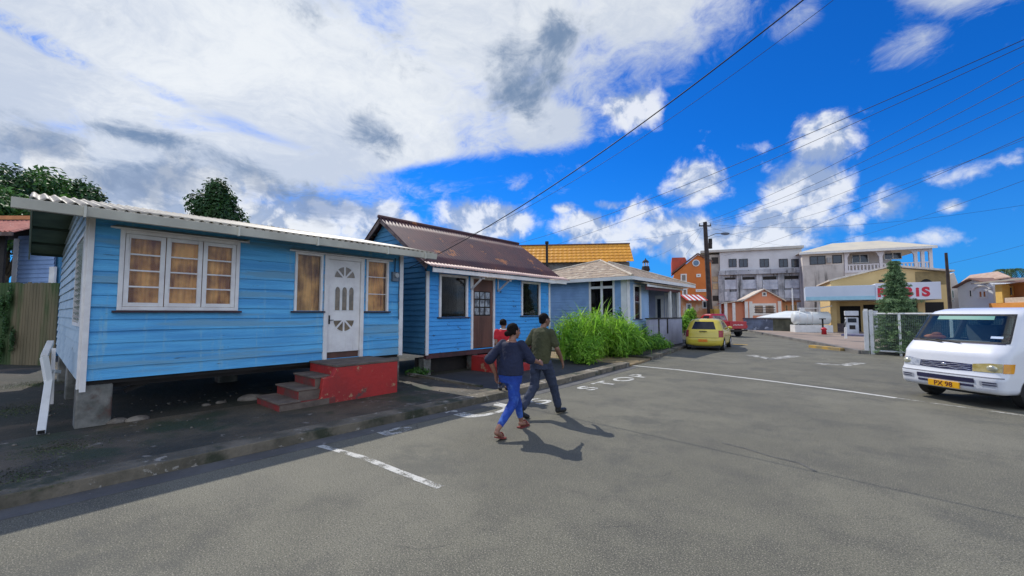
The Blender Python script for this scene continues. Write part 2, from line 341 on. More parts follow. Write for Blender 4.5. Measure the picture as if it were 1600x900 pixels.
def structure(name, mb, mt, label, cat, **k): return tag(mb.build(name, mt, None, **k), label, cat, None, 'structure')
def copy_tree(root, label):
    c = root.copy(); COL.objects.link(c); c['label'] = label
    for ch in list(root.children):
        d = ch.copy(); COL.objects.link(d); d.parent = c
        for g in list(ch.children):
            e = g.copy(); COL.objects.link(e); e.parent = d
    return c
def text_mb(body, f, u, z, size, n, thick=.01, width=1.0, horiz=None, bold=0.0):
    """letters as a mesh; f frame; horiz=(O,U,V) lays them on the ground instead"""
    cu = bpy.data.curves.new('t', 'FONT'); cu.body = body; cu.size = size; cu.extrude = thick/2; cu.offset = bold; cu.resolution_u = 5
    o = bpy.data.objects.new('t', cu); COL.objects.link(o); dg = bpy.context.evaluated_depsgraph_get(); dg.update()
    me = bpy.data.meshes.new_from_object(o.evaluated_get(dg)); mb = MB()
    vs = []
    for v in me.vertices:
        a, b, c = v.co
        if horiz: O, U, V = horiz; vs.append(np.array(O)+np.array(U)*a*width+np.array(V)*b+np.array([0, 0, c+.0]))
        else: vs.append(f.p(u+a*width, n+c, z+b))
    mb.add(vs, [tuple(p.vertices) for p in me.polygons])
    bpy.data.objects.remove(o); bpy.data.curves.remove(cu); bpy.data.meshes.remove(me)
    return mb
def boards(mb, f, u0, u1, z0, z1, holes=(), bh=.155, lims=None, prot=.026, rnd=.008):
    z = z0; k = 0
    while z < z1-1e-4:
        zt = min(z+bh, z1); br = sorted({z, zt, *[h[i] for h in holes for i in (2, 3) if z < h[i] < zt]})
        j = random.uniform(-rnd, rnd); jt = random.uniform(0, rnd*.7)
        for a, b in zip(br[:-1], br[1:]):
            if b-a < .002: continue
            la = (u0, u1) if not lims else lims(a); lb = (u0, u1) if not lims else lims(b)
            if la[1]-la[0] < .02: continue
            mid = (a+b)/2; hs = sorted([(h[0], h[1]) for h in holes if h[2] < mid < h[3]]); cur = None; segs = []; s0 = (la[0], lb[0])
            for h in hs:
                segs.append((s0, (h[0], h[0]))); s0 = (h[1], h[1])
            segs.append((s0, (la[1], lb[1])))
            off = lambda q: .003+prot*(zt-q)/bh+j*.3
            for (pa, pb), (qa, qb) in segs:
                if qa-pa < .005: continue
                nseg = max(1, int((qa-pa)/.6)); ww = [mnoise.noise(Vector((pa*3+i*.7, z*7.3, 1.7)))*rnd for i in range(nseg+1)]
                for i in range(nseg):
                    t0 = i/nseg; t1 = (i+1)/nseg; A0 = pa+(qa-pa)*t0; A1 = pa+(qa-pa)*t1; B0 = pb+(qb-pb)*t0; B1 = pb+(qb-pb)*t1
                    o0 = off(a)+ww[i]; o1 = off(a)+ww[i+1]
                    dz = ww[i]*1.1 if a == z and z > z0 else 0; dz1 = ww[i+1]*1.1 if a == z and z > z0 else 0
                    mb.add([f.p(A0, o0, a+dz), f.p(A1, o1, a+dz1), f.p(B1, off(b)+ww[i+1]*.5, b+.004), f.p(B0, off(b)+ww[i]*.5, b+.004), f.p(A0, -.012, a+dz), f.p(A1, -.012, a+dz1)],
                           [(0, 1, 2, 3), (4, 5, 1, 0)])
        z = zt; k += 1
    # flat backing so that no light leaks in
    zs = sorted({z0, z1, *[h[i] for h in holes for i in (2, 3)]})
    for a, b in zip(zs[:-1], zs[1:]):
        mid = (a+b)/2; la = (u0, u1) if not lims else lims(a); lb = (u0, u1) if not lims else lims(b); s0 = (la[0], lb[0])
        for h in sorted([(h[0], h[1]) for h in holes if h[2] < mid < h[3]])+[None]:
            e = (la[1], lb[1]) if h is None else (h[0], h[0])
            if e[0]-s0[0] > .005 : mb.add([f.p(s0[0], -.03, a), f.p(e[0], -.03, a), f.p(e[1], -.03, b), f.p(s0[1], -.03, b)], [(0, 1, 2, 3)])
            if h: s0 = (h[1], h[1])
def corrugated(mb, O, U, V, wu, wv, per=.127, amp=.018, nv=2, sag=0.0):
    O = np.array(O, float); U = np.array(U, float); V = np.array(V, float); Nn = np.cross(U, V); Nn /= np.linalg.norm(Nn); Nn *= np.sign(Nn[2])
    nu = int(wu/per*6); vs = []
    for j in range(nv+1):
        for i in range(nu+1):
            u = wu*i/nu; t = j/nv; w = mnoise.noise(Vector((u*.8, t*3, O[0])))*.012
            vs.append(O+U*u+V*wv*t+Nn*(amp*math.sin(2*math.pi*u/per)+w+ sag*math.sin(math.pi*t)))
    mb.add(vs, [(j*(nu+1)+i, j*(nu+1)+i+1, (j+1)*(nu+1)+i+1, (j+1)*(nu+1)+i) for j in range(nv) for i in range(nu)])
def leaves(mb, blobs, n, size, up=.3, shell=.5, asp=.45):
    cs = np.array([b[0] for b in blobs]); rs = np.array([b[1] if hasattr(b[1], '__len__') else (b[1],)*3 for b in blobs], float)
    w = (rs.prod(1))**(2/3); w /= w.sum(); k = rng.choice(len(blobs), n, p=w)
    d = rng.normal(size=(n, 3)); d /= np.linalg.norm(d, axis=1)[:, None]
    rad = shell+(1-shell)*rng.random(n)**.7; rad *= 1+.12*rng.normal(size=n)
    P = cs[k]+d*rs[k]*rad[:, None]
    nn = d+rng.normal(size=(n, 3))*.7; nn[:, 2] += up; nn /= np.linalg.norm(nn, axis=1)[:, None]
    a = np.cross(nn, rng.normal(size=(n, 3))); a /= np.linalg.norm(a, axis=1)[:, None]; b = np.cross(nn, a)
    s = (size*(.6+.8*rng.random(n)))[:, None]
    Q = np.stack([P-a*s, P-b*s*asp+nn*s*.12, P+a*s, P+b*s*asp+nn*s*.12], 1).reshape(-1, 3)
    base = len(mb.v); mb.v += list(map(tuple, Q.tolist())); mb.f += [(base+4*i, base+4*i+1, base+4*i+2, base+4*i+3) for i in range(n)]; mb.m += [mb.mi]*n
# ================================================================ setting
asp = asphalt_mat()
M_dirt = mat('damp_shaded_soil', (.045, .038, .024), (.024, .026, .015), .9, .9, bump=.6, bsc=14, c3=(.16, .145, .12), t3=.62, sc3=5, c4=(.095, .072, .046), t4=.55, sc4=.5)  # soil colour taken darker to stand in for missing shade at left
M_slab = mat('old_concrete', (.105, .082, .052), (.040, .036, .024), 1.1, .7, bump=.8, bsc=18, c3=(.20, .18, .15), t3=.61, sc3=5, c4=(.030, .040, .016), t4=.50, sc4=.9)
M_kerb = mat('kerb_concrete', (.19, .16, .115), (.085, .075, .052), 2.0, .85, bump=1., bsc=14, c3=(.34, .31, .26), t3=.58, sc3=3.5, c4=(.04, .045, .025), t4=.53, sc4=1.5)
M_tan = mat('tan_concrete', (.30, .215, .11), (.22, .16, .09), 1.5, .85, bump=.5, bsc=15, c4=(.10, .09, .05), t4=.58)
M_fore = mat('forecourt_concrete', (.30, .23, .18), (.24, .19, .155), .5, .85, bump=.3, bsc=8, c4=(.13, .11, .09), t4=.56, sc4=.5)
M_ground = mat('far_ground', (.07, .08, .045), (.09, .085, .06), .2, .95)
m = MB(); m.add([(-900, -900, -.06), (900, -900, -.06), (900, 900, -.06), (-900, 900, -.06)], [(0, 1, 2, 3)])
structure('ground', m, M_ground, 'flat ground stretching away beyond the street and houses', 'ground')
KP = [(-5.97, -14), (-5.94, -4), (-5.93, 0), (-5.88, 2.5), (-5.76, 6.3), (-5.84, 9.5), (-6.10, 13.9), (-6.84, 19.8), (-7.9, 27), (-9.2, 34), (-11.3, 42), (-15, 52), (-22, 64)]
def kx(y, off=0.0): return float(np.interp(y, [p[1] for p in KP], [p[0] for p in KP]))-off
ky = list(np.arange(-14, 15, .8))+list(np.arange(15.5, 64, 2.))
m = MB(); n = len(ky)
vs = [(kx(y), y, 0) for y in ky]+[(45, y, 0) for y in ky]; m.add(vs, [(i, n+i, n+i+1, i+1) for i in range(n-1)])
structure('road', m, asp, 'worn grey asphalt road with cracks crossing the foreground', 'road')
def strip(x0f, x1f, y0, y1, zt, zb=-.05, step=.5, rough=0.0):
    m = MB(); ys = np.linspace(y0, y1, max(2, int((y1-y0)/step)+1)); vs = []
    for y in ys:
        a, b = x0f(y), x1f(y); j = mnoise.noise(Vector((y*1.7, a, .3)))*rough; j2 = mnoise.noise(Vector((y*2.3, b, 4.)))*rough
        vs += [(a+j, y, zb), (a+j, y, zt+j2*.4), (b+j2, y, zt+j*.4), (b+j2, y, zb)]
    k = len(ys); m.add(vs, [(4*i+q, 4*i+q+1, 4*i+q+5, 4*i+q+4) for i in range(k-1) for q in range(3)]+[(0, 1, 2, 3), (4*k-4, 4*k-3, 4*k-2, 4*k-1)])
    return m
structure('kerb', strip(lambda y: kx(y), lambda y: kx(y, .34), -14, 12.9, .13, rough=.016, step=.25), M_kerb, 'low chipped concrete kerb along the blue houses', 'kerb', bevel=.012)
structure('kerb', strip(lambda y: kx(y), lambda y: kx(y, .3), 15.2, 63, .12, rough=.02, step=1.), M_kerb, 'kerb curving past the overgrown bank and parked car', 'kerb')
structure('gutter', strip(lambda y: kx(y)+.30, lambda y: kx(y)+.0, -14, 12.9, .006, zb=-.01, rough=.012, step=.3), mat('gutter_concrete', (.12, .118, .112), (.085, .083, .08), 1.8, .85, bump=.5, bsc=25, c3=(.2, .19, .18), t3=.62), 'narrow concrete gutter beside the kerb', 'gutter')
structure('pavement', strip(lambda y: kx(y, .34), lambda y: -8.45, -14, 6.55, .125, step=.4, rough=.0), M_slab, 'stained damp concrete pavement in front of the nearest blue house', 'pavement')
structure('yard', strip(lambda y: -8.45, lambda y: -40, -30, 6.55, .10, step=2), M_dirt, 'bare soil darkened in place of shade, under and beside the nearest blue house', 'yard')
structure('pavement', strip(lambda y: kx(y, .34), lambda y: -9.1, 6.60, 13.0, .05, step=.4), mat('dark_slab', (.05, .048, .046), (.032, .032, .032), 1.2, .8, bump=.4, bsc=20, c3=(.12, .11, .1), t3=.66), 'dark lower slab in front of the blue house with the rusty roof', 'pavement')
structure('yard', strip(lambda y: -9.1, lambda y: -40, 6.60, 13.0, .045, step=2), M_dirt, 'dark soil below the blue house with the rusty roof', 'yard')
structure('driveway', strip(lambda y: kx(y)-.02, lambda y: -13, 13.03, 15.15, .055, step=.4), M_tan, 'tan concrete driveway between the rusty roofed house and the overgrown bank', 'driveway')
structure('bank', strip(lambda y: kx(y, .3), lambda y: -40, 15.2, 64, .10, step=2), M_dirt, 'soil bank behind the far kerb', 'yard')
m = MB(); m.beam((-6.55, 6.58, .13), (-9.3, 6.6, .15), .09, .06); structure('slab_edge', m, M_kerb, 'raised broken edge between the two pavement slabs', 'kerb')
fk = [G(*p)[:2] for p in [(1440, 555), (1345, 553), (1315, 547), (1280, 539), (1240, 531.5), (1200, 524), (1165, 517)]]
poly = [tuple(p) for p in fk]+[(-16, 62), (-16, 130), (70, 130), (70, 45), (8, 26)]
m = MB(); m.prism([(x, y, -.05) for x, y in poly], (0, 0, .16)); structure('forecourt', m, M_fore, 'pinkish concrete forecourt of the filling station', 'forecourt')
m = MB()
for a, b in zip(fk[:-1], fk[1:]): m.beam((*a, .07), (*b, .07), .16, .16)
structure('kerb', m, mat('forecourt_kerb', (.2, .19, .17), (.11, .105, .1), 1., .85), 'kerb at the edge of the filling station forecourt', 'kerb')
m = MB(); a = G(1268, 543); b = G(1318, 548.5); m.beam((a[0], a[1], .03), (b[0], b[1], .03), .3, .2); structure('yellow_kerb', m, mat('yellow_kerb_paint', (.52, .32, .07), (.28, .22, .12), 2.2, .8), 'yellow painted kerb corner at the forecourt', 'kerb')
# painted marks
WP = paint_mat('worn_white_paint', (.62, .61, .56), .42); WP2 = paint_mat('very_worn_white_paint', (.5, .49, .45), .50)
WPL = paint_mat('worn_letter_paint', (.58, .57, .52), .46)
def ribbon(pts, w, z=.004, n=40):
    P = np.array(pts, float); t = np.linspace(0, len(P)-1, n); Q = np.stack([np.interp(t, range(len(P)), P[:, i]) for i in (0, 1)], 1); m = MB(); vs = []
    for i in range(n):
        d = Q[min(i+1, n-1)]-Q[max(i-1, 0)]; d /= np.linalg.norm(d); s = np.array([-d[1], d[0]])*w/2*(1+.12*mnoise.noise(Vector((i*.6, 3, w*10))))
        vs += [(*(Q[i]+s), z), (*(Q[i]-s), z)]
    return m.add(vs, [(2*i, 2*i+1, 2*i+3, 2*i+2) for i in range(n-1)])
def gpts(*p): return [G(*q)[:2] for q in p]
def mark(m, mt, label): o = structure('road_marking', m, mt, label, 'road marking', fixn=False); return o
mark(ribbon(gpts((478, 691), (520, 702), (570, 716), (625, 738), (688, 762)), .095), paint_mat('worn_line_paint', (.55, .54, .49), .47), 'curved white line painted out from the kerb in the foreground')
mark(ribbon(gpts((985, 571), (1060, 578), (1200, 595), (1330, 612), (1400, 622)), .12, n=80), paint_mat('stop_line_paint', (.62, .61, .56), .36), 'long thin white line painted across the road')
mark(ribbon(gpts((1400, 622), (1480, 633), (1640, 655)), .08), WP2, 'faint white line running under the white van')
mark(ribbon(gpts((1172, 555), (1205, 561), (1244, 556)), .42), WP2, 'worn white arrowhead on the road beyond the line')
mark(ribbon(gpts((1275, 568), (1318, 571), (1345, 567)), .35), WP2, 'faded white mark on the road near the gate')
mark(ribbon(gpts((1145, 538), (1168, 539)), .5), paint_mat('yellow_road_paint', (.6, .38, .08), .38), 'short yellow mark on the road behind the red truck')
for ch, y0, x0, sz, wd, mt in (('B', 3.35, -5.28, .62, 1.6, WP2), ('U', 4.75, -5.02, 1.05, 1.9, WP), ('S', 6.45, -4.85, .62, 1.7, WP), ('S', 8.35, -4.86, .62, 1.6, WP), ('T', 9.15, -4.86, .66, 1.5, WP), ('O', 9.95, -4.80, .66, 1.5, WP), ('P', 10.9, -4.74, .66, 1.5, WP)):
    mark(text_mb(ch, None, 0, 0, sz, 0, .002, wd, horiz=((x0, y0, .0045), (0, 1, 0), (-1, 0, 0)), bold=.012), (WPL if mt is WP else mt), 'worn white painted letter '+ch+' of the kerbside %s lettering' % ('BUS' if y0 < 8 else 'STOP'))
m = ribbon(gpts((1128, 692), (1165, 701), (1200, 712), (1250, 724), (1275, 737)), .035, z=.003, n=60)
structure('road_crack', m, mat('crack_dark', (.06, .06, .055), (.12, .115, .1), 14, .85), 'short rough crack in the asphalt', 'road', fixn=False)
# ================================================================ materials for the buildings
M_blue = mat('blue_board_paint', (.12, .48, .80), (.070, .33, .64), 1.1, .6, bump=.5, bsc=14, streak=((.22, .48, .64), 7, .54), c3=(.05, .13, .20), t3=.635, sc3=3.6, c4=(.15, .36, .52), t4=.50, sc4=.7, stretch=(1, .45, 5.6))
M_blue2 = mat('peeling_blue_paint', (.065, .38, .80), (.05, .32, .72), 1.3, .6, bump=.35, bsc=16, streak=((.08, .28, .58), 8, .60), c3=(.03, .04, .06), t3=.61, sc3=3.1, stretch=(1, 1, 2.8))
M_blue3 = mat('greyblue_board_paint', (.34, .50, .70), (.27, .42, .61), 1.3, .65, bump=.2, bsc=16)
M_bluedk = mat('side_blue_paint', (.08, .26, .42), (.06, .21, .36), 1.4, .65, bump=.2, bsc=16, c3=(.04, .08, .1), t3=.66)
M_white = mat('old_white_paint', (.82, .79, .75), (.70, .66, .63), 3, .6, bump=.25, bsc=22, streak=((.42, .38, .33), 10, .60), c3=(.22, .19, .16), t3=.70, sc3=9)
M_white2 = mat('white_trim', (.78, .77, .74), (.68, .67, .64), 3, .55)
M_cream = mat('gutter_paint', (.62, .60, .50), (.50, .48, .40), 2, .5, streak=((.3, .27, .2), 9, .64))
M_sheet = mat('painted_sheet', (.38, .34, .26), (.26, .225, .17), 1.7, .5, c3=(.22, .16, .11), t3=.62, sc3=3)
M_rust = mat('rusty_sheet', (.115, .048, .046), (.07, .036, .044), .9, .6, metal=.1, streak=((.06, .03, .035), 5, .52), c3=(.34, .13, .05), t3=.60, sc3=1.2)
M_pinksheet = mat('faded_pink_sheet', (.52, .36, .31), (.40, .26, .23), 2, .6, c3=(.22, .12, .1), t3=.6)
M_dark = mat('dark_timber', (.035, .028, .024), (.02, .018, .016), 3, .85)  # one dark tone shared by beams, pipes, copings and openings
M_brown = mat('brown_timber', (.16, .07, .045), (.10, .045, .03), 3, .6, stretch=(1, 1, .15))
M_green = mat('green_underside', (.10, .15, .10), (.06, .10, .07), 2, .8)
M_conc = mat('pier_concrete', (.24, .23, .20), (.10, .10, .085), 3, .9, bump=.6, bsc=20, c4=(.11, .065, .05), t4=.5, sc4=2)
M_red = mat('red_step_paint', (.46, .030, .024), (.33, .028, .024), 2.5, .6, bump=.5, bsc=18, c3=(.42, .22, .12), t3=.585, sc3=4.5, c4=(.10, .06, .05), t4=.62, sc4=3)
M_tread = mat('tread_concrete', (.17, .13, .10), (.10, .075, .06), 3, .9, bump=.5, bsc=25)
M_cur = curtain_mat('brown_curtain', (.32, .12, .035), (.95, .50, .15)); M_cur2 = curtain_mat('tan_curtain', (.26, .12, .035), (.85, .47, .15))
M_dcur = curtain_mat('dark_curtain', (.02, .018, .02), (.09, .075, .075))
GL = glass('window_glass', (.97, .97, .97), .0, .4); GLD = glass('dark_window_glass', (.6, .6, .6), .0, .22)
M_dkglass = mat('dark_pane', (.02, .026, .034), (.035, .04, .05), 2, .12, spec=.7)
M_black = mat('black_rubber', (.02, .02, .02), rough=.7); M_interior = mat('dark_interior', (.015, .014, .014), rough=.9)
def frame4(mb, f, u0, u1, z0, z1, w, n0, n1, bottom=True):
    mb.fbox(f, u0, u0+w, n0, n1, z0, z1); mb.fbox(f, u1-w, u1, n0, n1, z0, z1); mb.fbox(f, u0+w, u1-w, n0+.001, n1-.002, z1-w, z1)
    if bottom: mb.fbox(f, u0+w, u1-w, n0+.001, n1-.002, z0, z0+w)
# ================================================================ nearest blue house
h1 = thing('blue_house', 'nearest bright blue weatherboard house with triple casement window, standing on piers', 'house', (-8.6, .53, .1))
F1 = Fr((-8.6, 0, 0), (0, 1, 0), (1, 0, 0)); FL = Fr((-8.6, .53, 0), (-1, 0, 0), (0, -1, 0)); FRt = Fr((-8.6, 5.88, 0), (-1, 0, 0), (0, 1, 0)); FB = Fr((-16.0, 0, 0), (0, 1, 0), (-1, 0, 0))
def rz1(x): return 3.17+(-7.95-x)*.21 if x > -11.5 else 3.17+3.55*.21-(-11.5-x)*.13
WT = (.86, 2.44, 1.79, 3.02)
wl = (F1.loc(458, 487)[0], F1.loc(502, 487)[0], 1.79, 2.96); wr = (F1.loc(570, 487)[0], F1.loc(605, 487)[0], 1.79, 2.96); dr = (F1.loc(505.5, 480)[0], F1.loc(566, 480)[0], .80, 2.96)
mb = MB(); boards(mb, F1, .56, 5.86, .77, 3.27, [WT, wl, wr, dr], bh=.178, rnd=.016)
hwall = mb.build('wall', M_blue, h1, fixn=False)
mb = MB(); LW = (.12, 1.55, 1.55, 2.95)
def glim(z):
    if z <= 3.27: return (0, 7.4)
    a = -8.6+((z-3.17)/.21-.65) if False else None
    xf = -7.95-(z-3.17)/.21; xb = -11.5-(3.9155-z)/.13
    return (max(0, -8.6-xf), min(7.4, -8.6-xb)) if z < 3.9 else (2.9, 2.9)
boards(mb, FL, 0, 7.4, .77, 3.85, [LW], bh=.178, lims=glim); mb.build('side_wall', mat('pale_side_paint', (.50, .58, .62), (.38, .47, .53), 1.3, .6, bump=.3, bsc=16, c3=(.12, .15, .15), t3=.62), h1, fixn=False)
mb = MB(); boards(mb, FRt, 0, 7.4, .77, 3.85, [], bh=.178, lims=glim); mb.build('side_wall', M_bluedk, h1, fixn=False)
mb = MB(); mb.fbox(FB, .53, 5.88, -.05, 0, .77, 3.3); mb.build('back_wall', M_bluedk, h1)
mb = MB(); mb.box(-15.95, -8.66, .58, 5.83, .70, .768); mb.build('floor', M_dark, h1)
mb = MB(); mb.fbox(F1, .52, .585, .0, .045, .62, 3.24); mb.fbox(FL, .0, .07, .0, .04, .66, 3.24); mb.build('corner_board', M_white, h1, bevel=.004)
mb = MB(); mb.fbox(F1, 5.80, 5.90, .0, .045, .74, 3.24); mb.build('corner_board', M_white, h1, bevel=.004)
mb = MB(); mb.fbox(F1, .56, dr[0]-.05, -.34, -.22, .62, .77); mb.fbox(F1, dr[1]+.05, 5.85, -.34, -.22, .62, .77); mb.beam((-9.0, 1.05, .52), (-8.9, 1.35, .66), .05, .07); mb.build('floor_beam', M_dark, h1)
# roof
mb = MB(); corrugated(mb, (-7.93, -.06, 3.19), (0, 1, 0), np.array([-1, 0, .21])/math.hypot(1, .21), 6.40, 3.65, per=.125, amp=.021, nv=4)
rf = mb.build('roof', M_sheet, h1, smooth=True, solid=.006, fixn=False)
mb = MB(); corrugated(mb, (-11.45, -.06, 3.93), (0, 1, 0), np.array([-1, 0, -.13])/math.hypot(1, .13), 6.40, 5.0, per=.125, amp=.021, nv=2)
mb.build('rear_slope', M_sheet, rf, smooth=True, solid=.006, fixn=False)
mb = MB()
for x in (-8.25, -9.2, -10.2, -11.2, -12.3, -13.6, -15.0, -16.2): mb.beam((x, -.02, rz1(x)-.05), (x, 6.2, rz1(x)-.05), .06, .06)
mb.build('purlin', mat('green_timber', (.05, .075, .05), rough=.8), rf)
mb = MB()
for a, b in ((-8.0, -11.5), (-11.5, -16.4)):
    mb.add([(a, -.03, rz1(a)-.022), (a, 6.28, rz1(a)-.022), (b, 6.28, rz1(b)-.022), (b, -.03, rz1(b)-.022)], [(0, 1, 2, 3)])
mb.build('ceiling_boards', M_green, rf, solid=.008, fixn=False)
mb = MB(); mb.beam((-7.98, -.05, rz1(-8)-.09), (-11.5, -.05, rz1(-11.5)-.09), .025, .14); mb.beam((-11.5, -.05, rz1(-11.5)-.09), (-16.4, -.05, rz1(-16.4)-.09), .025, .14); mb.build('barge_board', mat('pale_green_board', (.30, .36, .27), rough=.7), rf)
mb = MB(); mb.prism([(-7.97, -.20, 3.04), (-7.89, -.20, 3.04), (-7.855, -.20, 3.165), (-7.875, -.20, 3.165), (-7.905, -.20, 3.06), (-7.955, -.20, 3.06), (-7.955, -.20, 3.165), (-7.97, -.20, 3.165)], (0, 6.57, 0))
gt = mb.build('gutter', M_cream, rf, bevel=.003)
for y in (.42, 2.2, 3.5, 5.0, 6.0): mb = MB(); mb.box(-7.90, -7.838, y, y+.025, 3.02, 3.175); mb.build('gutter_clip', M_cream, gt)
def casement(parent, f, u0, u1, z0, z1, ns, rows, cur, fw=.055, sill=True, hood=True, name='window', sw=.06, rail=None):
    mb = MB(); frame4(mb, f, u0, u1, z0, z1, fw, -.03, .05); w = mb.build(name, M_white, parent, bevel=.004)
    du = (u1-u0-2*fw)/ns
    for k in range(ns):
        a = u0+fw+du*k+.006; b = a+du-.012; s = MB(); tilt = random.uniform(.0, .012)
        frame4(s, f, a, b, z0+fw+.004, z1-fw-.004, sw, -.005, .035+tilt)
        for r in range(1, rows):
            z = z0+fw+sw+(z1-z0-2*fw-2*sw)*r/rows; s.fbox(f, a+sw, b-sw, .002, .028, z-.012, z+.012)
        s.build('sash', M_white, w, bevel=.003)
        p = MB(); p.add([f.p(a+sw*.8, .01, z0+fw+sw*.8), f.p(b-sw*.8, .01, z0+fw+sw*.8), f.p(b-sw*.8, .01, z1-fw-sw*.8), f.p(a+sw*.8, .01, z1-fw-sw*.8)], [(0, 1, 2, 3)]); p.build('pane', GL, w, fixn=False, solid=.004)
    c = MB(); n = 90; vs = []
    for i in range(n+1):
        u = u0+fw*.6+(u1-u0-fw*1.2)*i/n; nn = -.07+.014*math.sin(u*62+math.sin(u*17)*2)
        vs += [f.p(u, nn, z0+.03), f.p(u, nn, z1-.03)]
    c.add(vs, [(2*i, 2*i+2, 2*i+3, 2*i+1) for i in range(n)]); c.build('curtain', cur, w, smooth=True, fixn=False)
    q = MB(); q.fbox(f, u0-.02, u1+.02, -.5, -.12, z0-.03, z1+.03); q.build('dark_room', M_interior, w)
    if sill: q = MB(); q.fbox(f, u0-.05, u1+.05, -.01, .085, z0-.035, z0-.003); q.build('sill', mat('dark_sill', (.06, .03, .04), (.035, .02, .03), 4), w)
    if hood:
        q = MB(); q.prism([f.p(u0-.04, .0, z1+.002), f.p(u0-.12, .10, z1+.0), f.p(u0-.12, .11, z1+.02), f.p(u0-.04, 0, z1+.07)], f.U*(u1-u0+.2)); q.build('hood', M_white, w)
    return w
casement(h1, F1, *WT, 3, 4, M_cur, hood=True)
def fixedwin(parent, f, u0, u1, z0, z1, cur, fw=.045, bars=0, sill=True, trim=M_white, gl=GL, rows=0):
    mb = MB(); frame4(mb, f, u0, u1, z0, z1, fw, -.03, .05, bottom=False); w = mb.build('window', trim, parent, bevel=.003)
    p = MB(); p.add([f.p(u0+fw*.5, .0, z0), f.p(u1-fw*.5, .0, z0), f.p(u1-fw*.5, .0, z1-.01), f.p(u0+fw*.5, .0, z1-.01)], [(0, 1, 2, 3)]); p.build('pane', gl, w, fixn=False, solid=.004)
    c = MB(); n = 60; vs = []
    for i in range(n+1):
        u = u0+fw*.5+(u1-u0-fw)*i/n; nn = -.08+.016*math.sin(u*58+math.sin(u*13)*2); vs += [f.p(u, nn, z0+.005), f.p(u, nn, z1-.02)]
    c.add(vs, [(2*i, 2*i+2, 2*i+3, 2*i+1) for i in range(n)]); c.build('curtain', cur, w, smooth=True, fixn=False)
    if rows:
        for r in range(1, rows): b = MB(); z = z0+(z1-z0)*r/rows; b.fbox(f, u0+fw, u1-fw, -.004, .012, z-.008, z+.008); b.build('glazing_bar', trim, w)
    q = MB(); q.fbox(f, u0-.02, u1+.02, -.5, -.12, z0-.03, z1+.03); q.build('dark_room', M_interior, w)
    if sill: q = MB(); q.fbox(f, u0-.05, u1+.05, -.01, .075, z0-.033, z0-.003); q.build('sill', mat('dark_sill', (.06, .03, .04), (.035, .02, .03), 4), w)
    return w
fixedwin(h1, F1, *wl, M_cur2, rows=0); fixedwin(h1, F1, *wr, M_cur, rows=3)
mb = MB(); mb.prism([F1.p(wl[0]-.06, .0, 2.965), F1.p(wl[0]-.14, .10, 2.96), F1.p(wl[0]-.14, .11, 2.98), F1.p(wl[0]-.06, 0, 3.03)], F1.U*(wr[1]-wl[0]+.2)); mb.build('hood', M_white, h1)
# door
d0, d1 = dr[0], dr[1]
mb = MB(); mb.fbox(F1, d0-.01, d0+.07, -.03, .055, .66, 2.958); mb.fbox(F1, d1-.07, d1+.01, -.03, .055, .66, 2.958); mb.fbox(F1, d0+.07, d1-.07, -.03, .05, 2.88, 2.958)
df = mb.build('door_frame', M_white, h1, bevel=.004)
zb = F1.loc(535, 549)[1]
mb = MB(); mb.fbox(F1, d0+.075, d1-.075, -.02, .02, zb, 2.875); dd = mb.build('door', M_white, h1, bevel=.005)
mb = MB(); mb.fbox(F1, d0+.07, d1-.07, -.14, -.02, .72, zb-.004); mb.build('threshold', M_brown, df)
dc = (d0+d1)/2; dz1 = 2.48; dz2 = 1.62; rr = .235
M_dp = mat('door_light_glass', (.22, .16, .10), (.12, .09, .06), 8, .15, spec=.7)
gp = MB(); gms = []
for zc, sg in ((dz1, 1), (dz2, -1)):
    for k in range(4):
        a0 = math.pi*k/4+.09; a1 = math.pi*(k+1)/4-.09; arc = [a0+(a1-a0)*i/6 for i in range(7)]
        P = [(dc+.05*math.cos((a0+a1)/2), zc+sg*(.05*math.sin((a0+a1)/2)+.01))]+[(dc+rr*math.cos(a), zc+sg*(rr*math.sin(a)*1.08+.01)) for a in arc]
        gp.fprism(F1, P, .018, .024)
        gm = MB()
        for i in range(6): gm.beam(F1.p(*(P[i+1][0], .024, P[i+1][1])), F1.p(P[i+2][0], .024, P[i+2][1]), .012, .012)
        gms.append(gm)
for k in (-1, 0, 1):
    c = dc+k*.155; w = .058
    P = [(c-w, 1.80), (c+w, 1.80), (c+w, 2.24), (c+w*.7, 2.29), (c, 2.315), (c-w*.7, 2.29), (c-w, 2.24)]
    gp.fprism(F1, P, .018, .024)
    gm = MB()
    for i in range(7): gm.beam(F1.p(P[i][0], .024, P[i][1]), F1.p(P[(i+1) % 7][0], .024, P[(i+1) % 7][1]), .012, .012)
    gms.append(gm)
gp.build('door_pane', M_dp, dd); [q.build('door_moulding', M_white2, dd) for q in gms]
mb = MB(); 
for s in (-1, 1): frame4(mb, F1, dc+(s*.155)-.11, dc+(s*.155)+.11, .98, 1.30, .012, .018, .024)
mb.build('door_panel', M_white, dd)
mb = MB(); mb.fbox(F1, d0+.10, d0+.13, .02, .03, 1.52, 1.70); mb.beam(F1.p(d0+.115, .06, 1.60), F1.p(d0+.19, .06, 1.60), .014, .014); mb.beam(F1.p(d0+.115, .02, 1.60), F1.p(d0+.115, .066, 1.60), .014, .014); mb.build('handle', M_black, dd)
